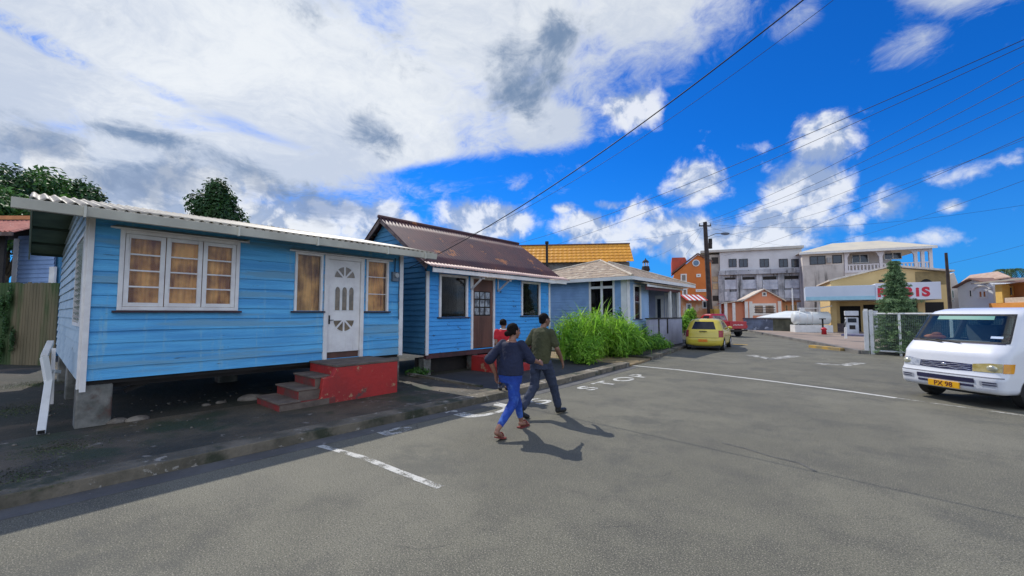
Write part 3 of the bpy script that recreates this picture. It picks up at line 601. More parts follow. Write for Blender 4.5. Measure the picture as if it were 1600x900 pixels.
# louvred side window
mb = MB(); frame4(mb, FL, LW[0], LW[1], LW[2], LW[3], .05, -.03, .045); lw = mb.build('window', M_white, h1)
mb = MB()
for k in range(14):
    z = LW[2]+.09+k*.092
    for q in (0, 1): a = LW[0]+.06+q*.67; mb.beam(FL.p(a, .02, z), FL.p(a+.6, .02, z), .075, .008, up=(0, .8, .6))
mb.build('louvre', mat('louvre_glass', (.45, .52, .50), (.3, .36, .34), 4, .2), lw)
mb = MB(); mb.fbox(FL, LW[0]-.02, LW[1]+.02, -.4, -.1, LW[2], LW[3]); mb.build('dark_room', M_interior, lw)
# piers
for k, (x, y) in enumerate(((-8.84, .69), (-8.84, 5.70), (-11.9, .72), (-11.9, 5.7), (-15, .72), (-15, 5.7), (-11.9, 3.2))):
    mb = MB(); mb.box(x-.19, x+.19, y-.19, y+.19, .05, .70 if k != 3 else .7); o = mb.build('pier', M_conc, h1, bevel=.02)
# meter
mt_ = F1.loc(615, 432); mb = MB(); mb.fbox(F1, mt_[0]-.08, mt_[0]+.08, .015, .10, mt_[1]-.12, mt_[1]+.10); me_ = mb.build('meter_box', mat('meter_grey', (.16, .20, .24), rough=.5), h1, bevel=.01)
mb = MB(); mb.cyl(F1.p(mt_[0], .10, mt_[1]+.02), F1.p(mt_[0], .16, mt_[1]+.02), .06, .055, 20); mb.build('dial', mat('meter_dial', (.4, .42, .42), rough=.2), me_, smooth=False)
mb = MB(); mb.tube([F1.p(5.76, .055, 3.1), F1.p(5.765, .06, 2.4), F1.p(5.755, .055, 2.0), F1.p(5.77, .06, 1.6)], .008, 6); mb.tube([F1.p(mt_[0], .05, mt_[1]+.1), F1.p(mt_[0], .06, 3.05)], .012, 6); mb.build('cable', M_black, me_)
# ---- red steps
st = thing('entrance_steps', 'red painted concrete steps climbing to the white oval-light door', 'steps', (-8.0, 4.2, .1))
mb = MB(); mb.prism([(-7.45, 3.42, .07), (-7.45, 5.03, .07), (-7.45, 5.03, .755), (-7.45, 3.74, .755), (-7.45, 3.66, .60), (-7.45, 3.50, .58)], (-.12, 0, 0))
mb.box(-8.58, -7.56, 3.74, 5.02, .05, .752); mb.build('landing', M_red, st, bevel=.012)
mb = MB(); mb.box(-8.58, -7.44, 3.72, 5.04, .754, .792); mb.build('tread', M_tread, st, bevel=.008)
for k, (y0, z) in enumerate(((3.38, .60), (3.07, .43), (2.74, .26))):
    mb = MB(); mb.box(-8.45, -7.60+.08*k, y0+.02, 3.72, .05+.001*k, z-.03); mb.build('step', mat('step_red', (.28, .022, .018), (.13, .05, .04), 3, .7, bump=.4, bsc=20), st, bevel=.012)
    mb = MB(); mb.box(-8.48, -7.58+.08*k, y0, y0+.36, z-.029, z); mb.build('tread', M_tread, st, bevel=.008)
    mb = MB(); mb.box(-7.60+.08*k, -7.592+.08*k, y0+.03, 3.6, .06, z-.035); mb.build('stringer', M_tread, st)
# ---- stones, weeds, downpipe
M_stone = mat('pale_stone', (.24, .21, .17), (.12, .10, .08), 5, .9, bump=.5, bsc=15)
for k, (px, py, r, lb) in enumerate(((392, 622, .15, 'pale rounded stone lying beside the lowest red step'), (182, 658, .09, 'small pale stone left of the others by the corner pier'), (215, 655, .10, 'flat pale stone just right of the corner pier'), (345, 628, .06, 'small stone in the dark gap under the blue house'), (322, 632, .05, 'smallest stone in the gap under the blue house'))):
    c = G(px, py, .12); mb = MB(); mb.ell((c[0], c[1], .11), (r*1.2, r*1.5, r*.6), n=14, m=9); mb.v = [tuple(np.array(v)+np.array([1, 1, .5])*.25*r*mnoise.noise(Vector(v)*9)) for v in mb.v]
    tag(mb.build('stone', M_stone, None, smooth=True), lb, 'stone', 'loose stones beside the blue house')
mb = MB(); rp = random.Random(12)
for i in range(150):
    x = rp.uniform(-10.5, -6.5); y = rp.uniform(-1.5, 6.4); r = rp.uniform(.008, .028)
    if x > -8.6 and 2.6 < y < 5.2: continue
    if x > -8.2 and rp.random() < .6: continue
    mb.ell((x, y, .125+r*.2), (r, r*rp.uniform(.7, 1.4), r*.6), None, 6, 4)
tag(mb.build('pebbles', mat('dull_grit', (.16, .14, .11), (.08, .07, .055), 9), None, smooth=True, fixn=False), 'scattered pebbles and grit on the soil under the blue house', 'gravel', None, 'stuff')
dp = thing('downpipe', 'loose bent white downpipe leaning at the left side of the blue house', 'downpipe', (*G(64, 682, .1)[:2], .1))
b0 = G(64, 680, .13); b1 = PYp(73, 598, .02); b2 = PYp(72, 552, .05); b3 = PYp(80, 535, .25)
e0 = np.array([b0[0], b0[1], .17]); e1 = PX(76, 597, b0[0]-1.1); e2 = PX(69, 558, b0[0]-1.25); e3 = PX(79, 535, b0[0]-1.9); e4 = PX(90, 580, b0[0]-2.4)
mb = MB(); mb.beam(e0, e1, .085, .07); mb.beam(e1, e2, .08, .07); mb.beam(e2, e3, .08, .07); mb.build('pipe', M_white2, dp, bevel=.006)
mb = MB(); mb.beam(PX(80, 632, b0[0]-1.0), PX(84, 545, b0[0]-1.5), .045, .045); mb.beam(PX(78, 580, b0[0]-1.2), PX(92, 581, b0[0]-1.5), .05, .05); mb.build('bracket_pipe', M_white, dp)
dd_ = (e1-e0)/np.linalg.norm(e1-e0); mb = MB(); mb.beam(e0-dd_*.004, e0+dd_*.003, .066, .052); mb.build('pipe_mouth', M_interior, dp)
M_weed = mat('weed_leaf', (.06, .16, .02), (.04, .11, .015), 6, .6, isl=.35, transl=.25)
c = G(652, 585, .1); mb = MB(); leaves(mb, [((c[0], c[1], .16), (.28, .35, .12))], 420, .045); tag(mb.build('weed', M_weed, None, fixn=False), 'clump of small green weeds at the corner between the two blue houses', 'plant')
mb = MB()
for (px, py, s) in ((95, 700, .5), (40, 745, .6), (120, 610, .35), (20, 640, .9), (60, 600, .7)):
    c = G(px, py, .12); leaves(mb, [((c[0], c[1], .125), (s, s, .012))], 1500, .010, up=1.5, shell=.05)
tag(mb.build('moss', mat('moss', (.05, .085, .022), (.07, .085, .035), 5, .9, isl=.3), None, fixn=False), 'low moss and tiny weeds on the damp ground at left', 'moss', None, 'stuff')
# ================================================================ second blue house
h2 = thing('blue_house', 'peeling blue weatherboard house with rusty purple gable roof and small door awning', 'house', (-9.2, 7.07, .05))
F2 = Fr((-9.2, 0, 0), (0, 1, 0), (1, 0, 0)); F2L = Fr((-9.2, 7.07, 0), (-1, 0, 0), (0, -1, 0)); F2R = Fr((-9.2, 12.85, 0), (-1, 0, 0), (0, 1, 0))
def hole(f, x0, x1, yt, yb): 
    xm = (yt+yb)/2; a = f.loc(x0, xm)[0]; b = f.loc(x1, xm)[0]; um = (x0+x1)/2
    return (a, b, f.loc(um, yb)[1], f.loc(um, yt)[1])
w1 = hole(F2, 685, 730, 427, 497); w2 = hole(F2, 813.5, 843, 439, 494); dh = hole(F2, 735, 772, 434, 541)
w1 = (w1[0], w1[1], 1.63, 2.86); w2 = (w2[0], w2[1], 1.66, 2.86); dh = (dh[0], dh[1], .66, 2.86)
mb = MB(); boards(mb, F2, 7.1, 12.83, .64, 3.1, [w1, w2, dh], bh=.125, rnd=.012); mb.build('wall', M_blue2, h2, fixn=False)
def gl2(z): 
    if z <= 2.98: return (0, 4.0)
    t = (z-2.98)/(4.6-2.98)*2.0; return (t, 4.0-t)
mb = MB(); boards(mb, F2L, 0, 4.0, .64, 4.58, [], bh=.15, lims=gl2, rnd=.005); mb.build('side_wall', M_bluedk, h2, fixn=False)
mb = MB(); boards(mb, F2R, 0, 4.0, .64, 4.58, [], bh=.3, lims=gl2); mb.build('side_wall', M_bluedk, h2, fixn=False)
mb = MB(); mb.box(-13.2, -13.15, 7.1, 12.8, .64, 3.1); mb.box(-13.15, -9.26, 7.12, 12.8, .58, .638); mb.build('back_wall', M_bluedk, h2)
for y in (7.06, 12.76): mb = MB(); mb.fbox(F2, y, y+.10, 0, .04, .6, 2.9); mb.build('corner_board', M_white, h2, bevel=.004)
mb = MB(); mb.fbox(F2, 7.1, 12.8, -.1, .01, .50, .638); mb.build('floor_beam', mat('dark_red_beam', (.10, .035, .035), (.05, .025, .025), 3), h2)
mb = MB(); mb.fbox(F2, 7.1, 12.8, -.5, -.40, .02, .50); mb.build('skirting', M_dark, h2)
for y in (7.2, 9.0, 11, 12.6): mb = MB(); mb.fbox(F2, y-.12, y+.12, -.3, -.06, .03, .50); mb.build('pier', M_conc, h2, bevel=.01)
sl = np.array([-1, 0, .71]); sl = sl/np.linalg.norm(sl); slb = np.array([1, 0, .71]); slb /= np.linalg.norm(slb)
mb = MB(); corrugated(mb, (-8.98, 6.82, 3.07), (0, 1, 0), sl, 6.6, 2.80, per=.12, amp=.02, nv=5); rf2 = mb.build('roof', M_rust, h2, smooth=True, solid=.005, fixn=False)
mb = MB(); corrugated(mb, (-13.45, 6.82, 3.05), (0, 1, 0), slb, 6.6, 2.80, per=.12, amp=.012, nv=3); mb.build('rear_slope', M_rust, rf2, smooth=True, solid=.005, fixn=False)
mb = MB(); v = np.array([-1, 0, .42]); v /= np.linalg.norm(v); corrugated(mb, (-8.70, 6.85, 2.985), (0, 1, 0), v, 6.7, .36, per=.12, amp=.016, nv=1); mb.build('eave_sheet', M_pinksheet, rf2, smooth=True, solid=.005, fixn=False)
mb = MB(); mb.cyl((-11.22, 6.8, 4.68), (-11.22, 13.44, 4.68), .055, .055, 10); mb.build('ridge_cap', M_rust, rf2, smooth=True)
mb = MB(); mb.fbox(F2, 6.95, 13.35, .42, .45, 2.84, 2.955); mb.build('fascia', M_white, rf2, bevel=.004)
mb = MB()
for s, a in ((1, -8.9), (-1, -13.5)): mb.beam((a, 6.86, 2.98), (-11.2, 6.86, 4.57), .025, .13)
mb.build('barge_board', mat('brown_barge', (.10, .06, .05), (.2, .16, .14), 4), rf2)
for k in range(1, 5):
    for s in (1, -1): mb = MB(); x = -11.2+s*k*.5; mb.beam((x, 6.85, 4.57-k*.5*.71-.02), (x, 7.1, 4.57-k*.5*.71-.02), .05, .07); mb.build('rafter_end', M_dark, rf2)
fixedwin(h2, F2, *w1, M_dcur, fw=.075, trim=M_white, gl=GLD, rows=0); fixedwin(h2, F2, *w2, M_dcur, fw=.075, trim=M_white, gl=GLD)
mb = MB(); a, b, z0, z1 = dh; mb.fbox(F2, a, a+.08, -.03, .05, z0, z1); mb.fbox(F2, b-.08, b, -.03, .05, z0, z1); mb.fbox(F2, a+.08, b-.08, -.03, .045, z1-.07, z1); df2 = mb.build('door_frame', M_white, h2, bevel=.004)
mb = MB(); mb.fbox(F2, a+.085, b-.085, -.015, .015, z0+.02, 1.66); mb.fbox(F2, a+.085, a+.15, -.015, .015, 1.66, z1-.07); mb.fbox(F2, b-.19, b-.085, -.015, .015, 1.66, z1-.07); mb.fbox(F2, a+.15, b-.19, -.015, .015, 2.42, z1-.07)
for i in range(1, 9): u = a+.09+(b-a-.18)*i/9; mb.fbox(F2, u-.004, u+.004, .015, .021, z0+.06, 1.6)
d2 = mb.build('door', M_brown, h2, bevel=.003)
mb = MB(); gx0, gx1 = a+.15, b-.19
for i in range(3):
    for j in range(3):
        u = gx0+(gx1-gx0)*i/3+.015; z = 1.68+j*.245; mb.fbox(F2, u, u+(gx1-gx0)/3-.03, -.01, -.002, z+.02, z+.225)
mb.build('door_pane', mat('pale_door_glass', (.42, .44, .46), (.05, .05, .06), 5, .15, spec=.8), d2)
mb = MB()
for i in range(4): u = gx0+(gx1-gx0)*i/3; mb.fbox(F2, u-.015, u+.015, -.012, .01, 1.66, 2.42)
for j in range(4): z = 1.68+j*.245; mb.fbox(F2, gx0, gx1, -.011, .009, z-.018, z+.018)
mb.build('glazing_bar', M_dark, d2)
mb = MB(); mb.fbox(F2, gx0-.02, gx1+.02, -.03, -.016, 1.64, 2.45); mb.build('dark_room', M_interior, d2)
v = np.array([1, 0, -.16]); v /= np.linalg.norm(v)
mb = MB(); corrugated(mb, (-9.18, dh[0]-.10, 2.90), (0, 1, 0), v, dh[1]-dh[0]+.35, .62, per=.11, amp=.012, nv=1); aw = mb.build('awning', mat('rusty_pale_sheet', (.62, .50, .38), (.42, .26, .16), 3, .6, c3=(.2, .1, .05), t3=.6), h2, smooth=True, solid=.006, fixn=False)
for y in (dh[0]-.02, dh[1]+.14): mb = MB(); mb.beam((-9.16, y, 2.45), (-8.68, y, 2.78), .04, .05); mb.beam((-9.16, y, 2.45), (-9.16, y, 2.86), .04, .04); mb.beam((-9.16, y, 2.86), (-8.6, y, 2.77), .04, .04); mb.build('bracket', M_white, aw)
s2 = thing('doorstep', 'small red painted concrete doorstep under the awninged door', 'steps', (-8.75, 9.3, .05))
mb = MB(); mb.box(-9.1, -8.15, dh[0]-.05, dh[1]+.15, .04, .48); mb.build('step', M_red, s2, bevel=.015); mb = MB(); mb.box(-8.15, -7.8, dh[0]+.02, dh[1]+.10, .04, .26); mb.build('lower_step', M_red, s2, bevel=.015)
# ================================================================ grey-blue hip roofed house with porch
h3 = thing('hip_roof_house', 'grey-blue weatherboard house with brown hip roof and corner porch behind the bushes', 'house', (-8.55, 18.1, .1))
M_tile = mat('brown_roof_sheet', (.36, .27, .18), (.24, .17, .12), 2.2, .75, bump=.9, bsc=9, c3=(.11, .075, .06), t3=.55, sc3=3.5, c4=(.50, .42, .30), t4=.52, sc4=2.2)
G1 = Fr((-8.55, 18.1, 0), (-1, 0, 0), (0, -1, 0)); G2 = Fr((-8.55, 18.1, 0), (0, 1, 0), (1, 0, 0))
u0 = G1.loc(961, 470)[0]; u1 = G1.loc(921, 470)[0]; gh = (u0, u1, .9, G1.loc(940, 435)[1])
mb = MB(); boards(mb, G1, 0, 7.5, .35, 3.35, [gh], bh=.14); mb.build('side_wall', mat('shaded_blue_boards', (.24, .40, .62), (.19, .32, .52), 1.5, .6), h3, fixn=False)  # darker copy of the board blue, with shade put into the colour
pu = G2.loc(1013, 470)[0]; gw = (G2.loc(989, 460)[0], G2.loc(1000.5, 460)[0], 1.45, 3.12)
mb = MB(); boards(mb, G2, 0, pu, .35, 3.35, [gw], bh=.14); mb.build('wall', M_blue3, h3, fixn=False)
mb = MB(); mb.box(-15.9, -10.2, 18.2, 27, .1, 3.3); mb.build('inner_wall', M_blue3, h3)
mb = MB(); mb.fbox(G1, -.01, .28, 0, .04, .35, 3.3); mb.fbox(G2, -.04, .24, 0, .04, .35, 3.3); mb.build('corner_board', M_white2, h3)
fixedwin(h3, G2, *gw, M_dcur, fw=.10, trim=M_white2, gl=GLD, rows=2)
w = fixedwin(h3, G1, *gh, M_dcur, fw=.10, trim=M_white2, gl=GLD, rows=0, sill=False)
um = (gh[0]+gh[1])/2
mb = MB(); mb.fbox(G1, um-.06, um+.06, -.01, .03, gh[2], gh[3]); mb.build('mullion', M_white2, w); mb = MB(); mb.fbox(G1, gh[0], gh[1], -.012, .028, gh[3]-.5, gh[3]-.38); mb.build('transom', M_white2, w)
# roof
ev = 3.42; ex0, ex1, ey0, ey1 = -8.05, -16.2, 17.62, 26.5; pk = D(938, 407.5, 25.0); pk2 = pk+np.array([0, 1.0, 0])
mb = MB(); c = [(ex0, ey0, ev), (ex1, ey0, ev), (ex1, ey1, ev), (ex0, ey1, ev)]
def rows_tri(mb, a, b, top, top2, n=9):
    a, b, top, top2 = map(np.array, (a, b, top, top2)); vs = []
    for i in range(n):
        t0 = i/n; t1 = (i+1)/n; L0 = a+(top-a)*t0; R0 = b+(top2-b)*t0; L1 = a+(top-a)*t1; R1 = b+(top2-b)*t1; up = np.array([0, 0, .012])
        mb.add([L0+up, R0+up, R1, L1, L0, R0], [(0, 1, 2, 3), (4, 5, 1, 0)])
rows_tri(mb, c[0], c[1], pk, pk); rows_tri(mb, c[1], c[2], pk, pk2); rows_tri(mb, c[2], c[3], pk2, pk2); rows_tri(mb, c[3], c[0], pk2, pk)
r3 = mb.build('roof', M_tile, h3, fixn=False)
for a, b in ((c[0], pk), (c[1], pk), (c[3], pk2)): mb = MB(); mb.tube([np.array(a)+(0, 0, .03), np.array(b)+(0, 0, .03)], .06, 8); mb.build('hip_cap', mat('pale_hip_cap', (.55, .48, .38), (.4, .33, .25), 3), r3)
mb = MB(); mb.box(ex0-.03, ex0, ey0, ey1, ev-.16, ev+.0); mb.box(ex1, ex0-.03, ey0, ey0+.03, ev-.16, ev+.0); mb.build('fascia', M_white2, r3)
mb = MB(); mb.box(ex1, ex0-.03, ey0+.03, ey1, ev-.09, ev-.07); mb.build('soffit', mat('grey_soffit', (.3, .32, .34)), r3)
# porch
pc = Fr((-7.95, 19.4, 0), (0, 1, 0), (1, 0, 0)); pa = pc.loc(1015, 520)[0]; pb = pc.loc(1066, 520)[0]
mb = MB(); mb.prism([(-7.9, 19.4+pa-.3, 3.12), (-7.6, 19.4+pb+.25, 3.08), (-10.6, 19.4+pb+.25, 3.5), (-10.6, 19.4+pa-.3, 3.5)], (0, 0, .05)); pr_ = mb.build('porch_roof', M_tile, h3)
mb = MB(); mb.fbox(pc, pa-.1, pb, -.12, -.05, 2.86, 3.10); mb.build('beam', mat('maroon_beam', (.16, .05, .05), (.1, .035, .04)), pr_)
mb = MB(); mb.fbox(pc, pa-.2, pb+.2, .0, .04, 3.0, 3.10); mb.build('fascia', M_white2, pr_)
for px in (1049, 1062): u = pc.loc(px, 470)[0]; mb = MB(); mb.fbox(pc, u-.06, u+.06, -.14, -.02, 1.48, 2.9); mb.build('post', M_white2, h3)
mb = MB(); mb.fbox(pc, pa, pb, -.16, 0, .05, 1.45); lw3 = mb.build('porch_wall', mat('mauve_wall', (.42, .42, .50), (.31, .31, .38), .9, .85, streak=((.12, .11, .15), 5, .55)), h3)
mb = MB(); mb.fbox(pc, pa-.03, pb+.03, -.2, .04, 1.45, 1.51); mb.build('coping', M_dark, lw3)
for px in (1029.5, 1043): u = pc.loc(px, 515)[0]; mb = MB(); mb.fbox(pc, u-.09, u+.09, 0, .012, .7, 1.45); mb.build('slot', M_dark, lw3)
mb = MB(); mb.box(-15, -8.0, 19.4+pb-.1, 19.4+pb, .1, 3.2); mb.build('end_wall', mat('lilac_wall', (.50, .53, .66), (.42, .45, .58)), h3)
bk = Fr((-15, 19.4+pb-.102, 0), (1, 0, 0), (0, -1, 0)); a = bk.loc(1024, 470)[0]; b = bk.loc(1037, 470)[0]
mb = MB(); mb.fbox(bk, a, b, -.02, .03, .5, 2.75); dpo = mb.build('door', M_white2, h3)
mb = MB(); mb.fbox(bk, a+.12, b-.16, .03, .04, 1.35, 2.55); mb.build('door_pane', M_dkglass, dpo)
mb = MB(); a = bk.loc(1039, 470)[0]; L_ = bk.loc(1063, 470)[0]-a
for k in range(9): mb.fbox(bk, a+k*L_/9, a+(k+.5)*L_/9, .0, .04, 1.3, 2.8)
mb.fbox(bk, a-.02, a+L_, -.0, .035, 1.2, 1.3); mb.fbox(bk, a-.02, a+L_, -.0, .035, 2.8, 2.9); mb.build('lattice_screen', M_white2, h3)
fl = thing('flue_pipe', 'thin dark upright flue pipe rising behind the purple roof', 'pipe', HD(854, 21)); mb = MB(); a = D(854.5, 381, 21); mb.cyl((a[0], a[1], .05), a, .065, n=10); mb.build('pipe', M_dark, fl); mb = MB(); mb.cyl(a, a+np.array([0, 0, .12]), .10, .09, 10); mb.build('cap', M_dark, fl)
# small dark shed eaves left of the hip house
# ================================================================ yellow roofed building behind
def block(name, label, cat, f, dep, z1, wm, group=None):
    t = thing(name, label, cat, f.O, f.rotz(), group); return t
fy = facade(780, 41, 988, 39.5); yb = block('yellow_roof_building', 'long building under a bright yellow sheet roof behind the houses', 'building', fy, 8, 6, None)
L = fy.L; zt = fy.loc(985, 374)[1]; ze = fy.loc(985, 408)[1]
mb = MB(); mb.fbox(fy, -3, L-.1, -7, -.9, 0, ze+.05); mb.build('wall', mat('pale_grey_wall', (.45, .52, .60), (.3, .33, .36), .5, .85, c4=(.16, .15, .15), t4=.5, sc4=.8), yb)
mb = MB(); mb.fbox(fy, -3, L-.09, -.89, -.80, ze-.9, ze-.05); mb.build('frieze', mat('brown_frieze', (.20, .17, .15), (.3, .29, .28), 2), yb)
mb = MB(); O = fy.p(-3, 0, ze); V = fy.p(-3, -2.6, zt)-O; wv = np.linalg.norm(V); corrugated(mb, O, fy.U, V/wv, L+3.2, wv, per=.45, amp=.010, nv=5)
M_yel = mat('yellow_roof_sheet', (.78, .36, .035), (.68, .30, .03), .8, .5, streak=((.55, .26, .06), 2, .6))
ry = mb.build('roof', M_yel, yb, fixn=False, solid=.03)
for k in range(1, 6): t = k/6; q = O+V*t; mb = MB(); nn = np.cross(fy.U, V/wv); nn *= np.sign(nn[2]); mb.beam(q+nn*.03, q+fy.U*(L+3.2)+nn*.03, .04, .03); mb.build('batten', mat('dark_yellow_seam', (.5, .24, .04)), ry)
mb = MB(); mb.beam(fy.p(-3, -2.6, zt+.02), fy.p(L+.25, -2.6, zt+.02), .25, .12); mb.build('ridge_cap', M_brown, ry)
mb = MB(); O2 = fy.p(-3, -5.2, ze); V2 = fy.p(-3, -2.6, zt)-O2; corrugated(mb, O2, fy.U, V2/np.linalg.norm(V2), L+3.2, np.linalg.norm(V2), per=.5, amp=.03, nv=1); mb.build('rear_slope', M_yel, ry, fixn=False)
# bell tower / lantern far behind
bt = thing('lantern_tower', 'dark little lantern turret poking above the hip roof', 'tower', HD(1009.5, 60)); c = HD(1009.5, 60)
z0 = D(0, 423, 60)[2]; zA = D(0, 416, 60)[2]; zB = D(0, 410, 60)[2]; zC = D(0, 404, 60)[2]; sc = 60/650
mb = MB(); mb.loft([(c[0], c[1], 0, .45, .45), (c[0], c[1], z0, .45, .45), (c[0], c[1], z0+.05, .62, .62), (c[0], c[1], zA, .5, .5)], 12); mb.build('base', M_dark, bt)
for k in range(6): a = k*math.pi/3; mb = MB(); mb.cyl((c[0]+.36*math.cos(a), c[1]+.36*math.sin(a), zA), (c[0]+.36*math.cos(a), c[1]+.36*math.sin(a), zB), .06); mb.build('column', M_white2, bt)
mb = MB(); mb.loft([(c[0], c[1], zB, .5, .5), (c[0], c[1], zB+.25, .38, .38), (c[0], c[1], zC-.1, .1, .1), (c[0], c[1], zC+.1, .03, .03)], 12); mb.build('dome', M_dark, bt)
# ================================================================ generic windows for distant facades
def win(parent, f, x0, x1, yt, yb, trim, pane=None, off=0.0, fw=.09, n=1, open_=False, name='window', rec=.0):
    ym = (yt+yb)/2; a = f.loc(x0, ym, off)[0]; b = f.loc(x1, ym, off)[0]; xm = (x0+x1)/2; zb = f.loc(xm, yb, off)[1]; zt = f.loc(xm, yt, off)[1]
    mb = MB(); frame4(mb, f, a, b, zb, zt, fw, off-.02, off+.06); 
    for k in range(1, n): u = a+(b-a)*k/n; mb.fbox(f, u-fw/2, u+fw/2, off-.015, off+.05, zb+fw, zt-fw)
    w = mb.build(name, trim, parent)
    mb = MB(); mb.fbox(f, a+fw*.7, b-fw*.7, off-.01, off+.012, zb+fw*.7, zt-fw*.7); mb.build('pane', pane or M_dkglass, w); return w
# grey stained block
M_gw = mat('grey_render', (.66, .66, .67), (.56, .56, .57), .35, .85, streak=((.22, .22, .25), 1.2, .60))
M_gst = mat('stained_render', (.56, .57, .60), (.26, .27, .29), .7, .9, streak=((.05, .052, .055), 1.3, .50), c3=(.03, .03, .035), t3=.60, sc3=.9, c4=(.42, .43, .48), t4=.56, sc4=.35)
M_pale = mat('pale_render', (.62, .58, .52), (.55, .51, .46), .4, .85, streak=((.3, .28, .26), 1.0, .64))
M_stain2 = mat('half_stained_render', (.62, .57, .52), (.46, .42, .38), .4, .85, streak=((.06, .055, .05), 1.3, .52))
fg = facade(1126, 62, 1255, 58); gb = block('apartment_block', 'long grey apartment block with black weather stains on its lower floors', 'building', fg, 10, 0, None)
def zz_(f, px, py, off=0): return f.loc(px, py, off)[1]
zR = zz_(fg, 1190, 391); z3 = zz_(fg, 1190, 421); z2 = zz_(fg, 1190, 428)
mb = MB(); mb.fbox(fg, 0, fg.L, -9, 0, z3, zR); mb.build('upper_wall', M_gw, gb)
mb = MB(); mb.fbox(fg, 0, fg.L, -9, -.25, 0, z3); mb.build('lower_wall', M_gst, gb)
mb = MB(); mb.fbox(fg, -.2, fg.L+.1, -.24, .35, z2, z3); mb.build('ledge', M_gst, gb)
mb = MB(); mb.fbox(fg, -2.6, fg.L+.2, -9.2, .4, zR, zR+.35); mb.build('roof', mat('roof_edge', (.52, .50, .45), (.4, .38, .35), 1), gb)
for x0, x1 in ((1138.5, 1151), (1154.5, 1168.5), (1187, 1201.5), (1217, 1231), (1236.5, 1252)): win(gb, fg, x0, x1, 404.5, 417.5, mat('dark_frame', (.06, .055, .06)), n=2, fw=.07)
M_pan = mat('weathered_panel', (.62, .65, .72), (.40, .43, .5), .9, .85, streak=((.1, .105, .12), 1.8, .56))
for x0, x1, yt, yb in ((1132, 1151, 437, 452), (1160, 1182, 437, 451), (1192, 1216, 437, 452), (1226, 1252, 438, 450), (1132, 1152, 456, 470), (1226, 1252, 453, 466)):
    a = fg.loc(x0, yt)[0]; b = fg.loc(x1, yt)[0]; mb = MB(); mb.fbox(fg, a, b, -.24, -.10, zz_(fg, (x0+x1)/2, yb), zz_(fg, (x0+x1)/2, yt)); mb.build('balcony_panel', M_pan, gb)
for px in (1127, 1156, 1187, 1221, 1254): a = fg.loc(px, 460)[0]; mb = MB(); mb.fbox(fg, a-.35, a+.35, -.24, .05, 0, z2); mb.build('pilaster', M_gst, gb)
for x0, x1 in ((1134, 1150), (1162, 1181), (1194, 1215), (1228, 1250)):
    a = fg.loc(x0, 475)[0]; b = fg.loc(x1, 475)[0]; mb = MB(); mb.fbox(fg, a, b, -.24, -.18, zz_(fg, 1190, 437), zz_(fg, 1190, 432)); mb.build('vent_band', M_dark, gb)
fs_ = facade(1110, 62.5, 1126, 62.2); mb = MB(); mb.fbox(fs_, 0, fs_.L, -8, 0, 0, zR-.3); mb.build('stair_wall', mat('stair_render', (.42, .38, .32), (.3, .27, .24), .8, .85, streak=((.12, .1, .09), 1.5, .58)), gb)
for yt, yb, cc in ((402, 412, 0), (432, 440, 1), (443, 452, 1), (462, 470, 0), (478, 488, 1)):
    a = fs_.loc(1113, 440)[0]; b = fs_.loc(1123, 440)[0]; mb = MB(); mb.fbox(fs_, a, b, -.02, .06, zz_(fs_, 1118, yb), zz_(fs_, 1118, yt)); mb.build('opening', M_dark if not cc else mat('ochre_panel', (.5, .36, .2), (.35, .25, .15)), gb)
# paler right section with arcaded top floor
fr_ = facade(1255.5, 56, 1456, 50.5); wb = block('apartment_building', 'pale three storey building with arcaded balcony on its top floor', 'building', fr_, 10, 0, None)
xb = fr_.loc(1318, 400)[0]; zt = zz_(fr_, 1380, 389); zf = zz_(fr_, 1380, 422); zlo = zz_(fr_, 1285, 414)
mb = MB(); mb.fbox(fr_, 0, xb, -9, 0, zlo, zt); mb.build('upper_wall', mat('beige_render', (.74, .67, .59), (.66, .59, .52), .4, .85, streak=((.3, .26, .23), 1.2, .62)), wb)
mb = MB(); mb.fbox(fr_, 0, xb, -9, .01, 0, zlo); mb.build('lower_wall', M_stain2, wb)
mb = MB(); mb.fbox(fr_, xb, fr_.L-3.0, -9, -2.0, 0, zt); mb.fbox(fr_, xb, fr_.L, -2.0, .15, 0, zf); mb.build('inner_wall', mat('warm_white_render', (.62, .55, .50), (.56, .50, .45), .5), wb)
for x0, x1, yt, yb, n in ((1265, 1290, 400, 413.5, 2), (1300.5, 1315.5, 398.5, 411.5, 1)): win(wb, fr_, x0, x1, yt, yb, mat('dark_frame'), n=n, fw=.09)
for x0, x1, yt, yb, n in ((1330.5, 1357, 397.5, 411, 2), (1381, 1409, 394.5, 405.5, 2)): win(wb, fr_, x0, x1, yt, yb, M_white2, n=n, off=-1.98, fw=.09)
for k, px in enumerate((1294.5, 1297)): 
    a = fr_.loc(px, 405)[0]; mb = MB()
    if k == 0: mb.fbox(fr_, a-.2, a+.28, .0, .35, zz_(fr_, 1295, 411), zz_(fr_, 1295, 403)); mb.build('air_conditioner', mat('ac_grey', (.35, .34, .33)), wb)
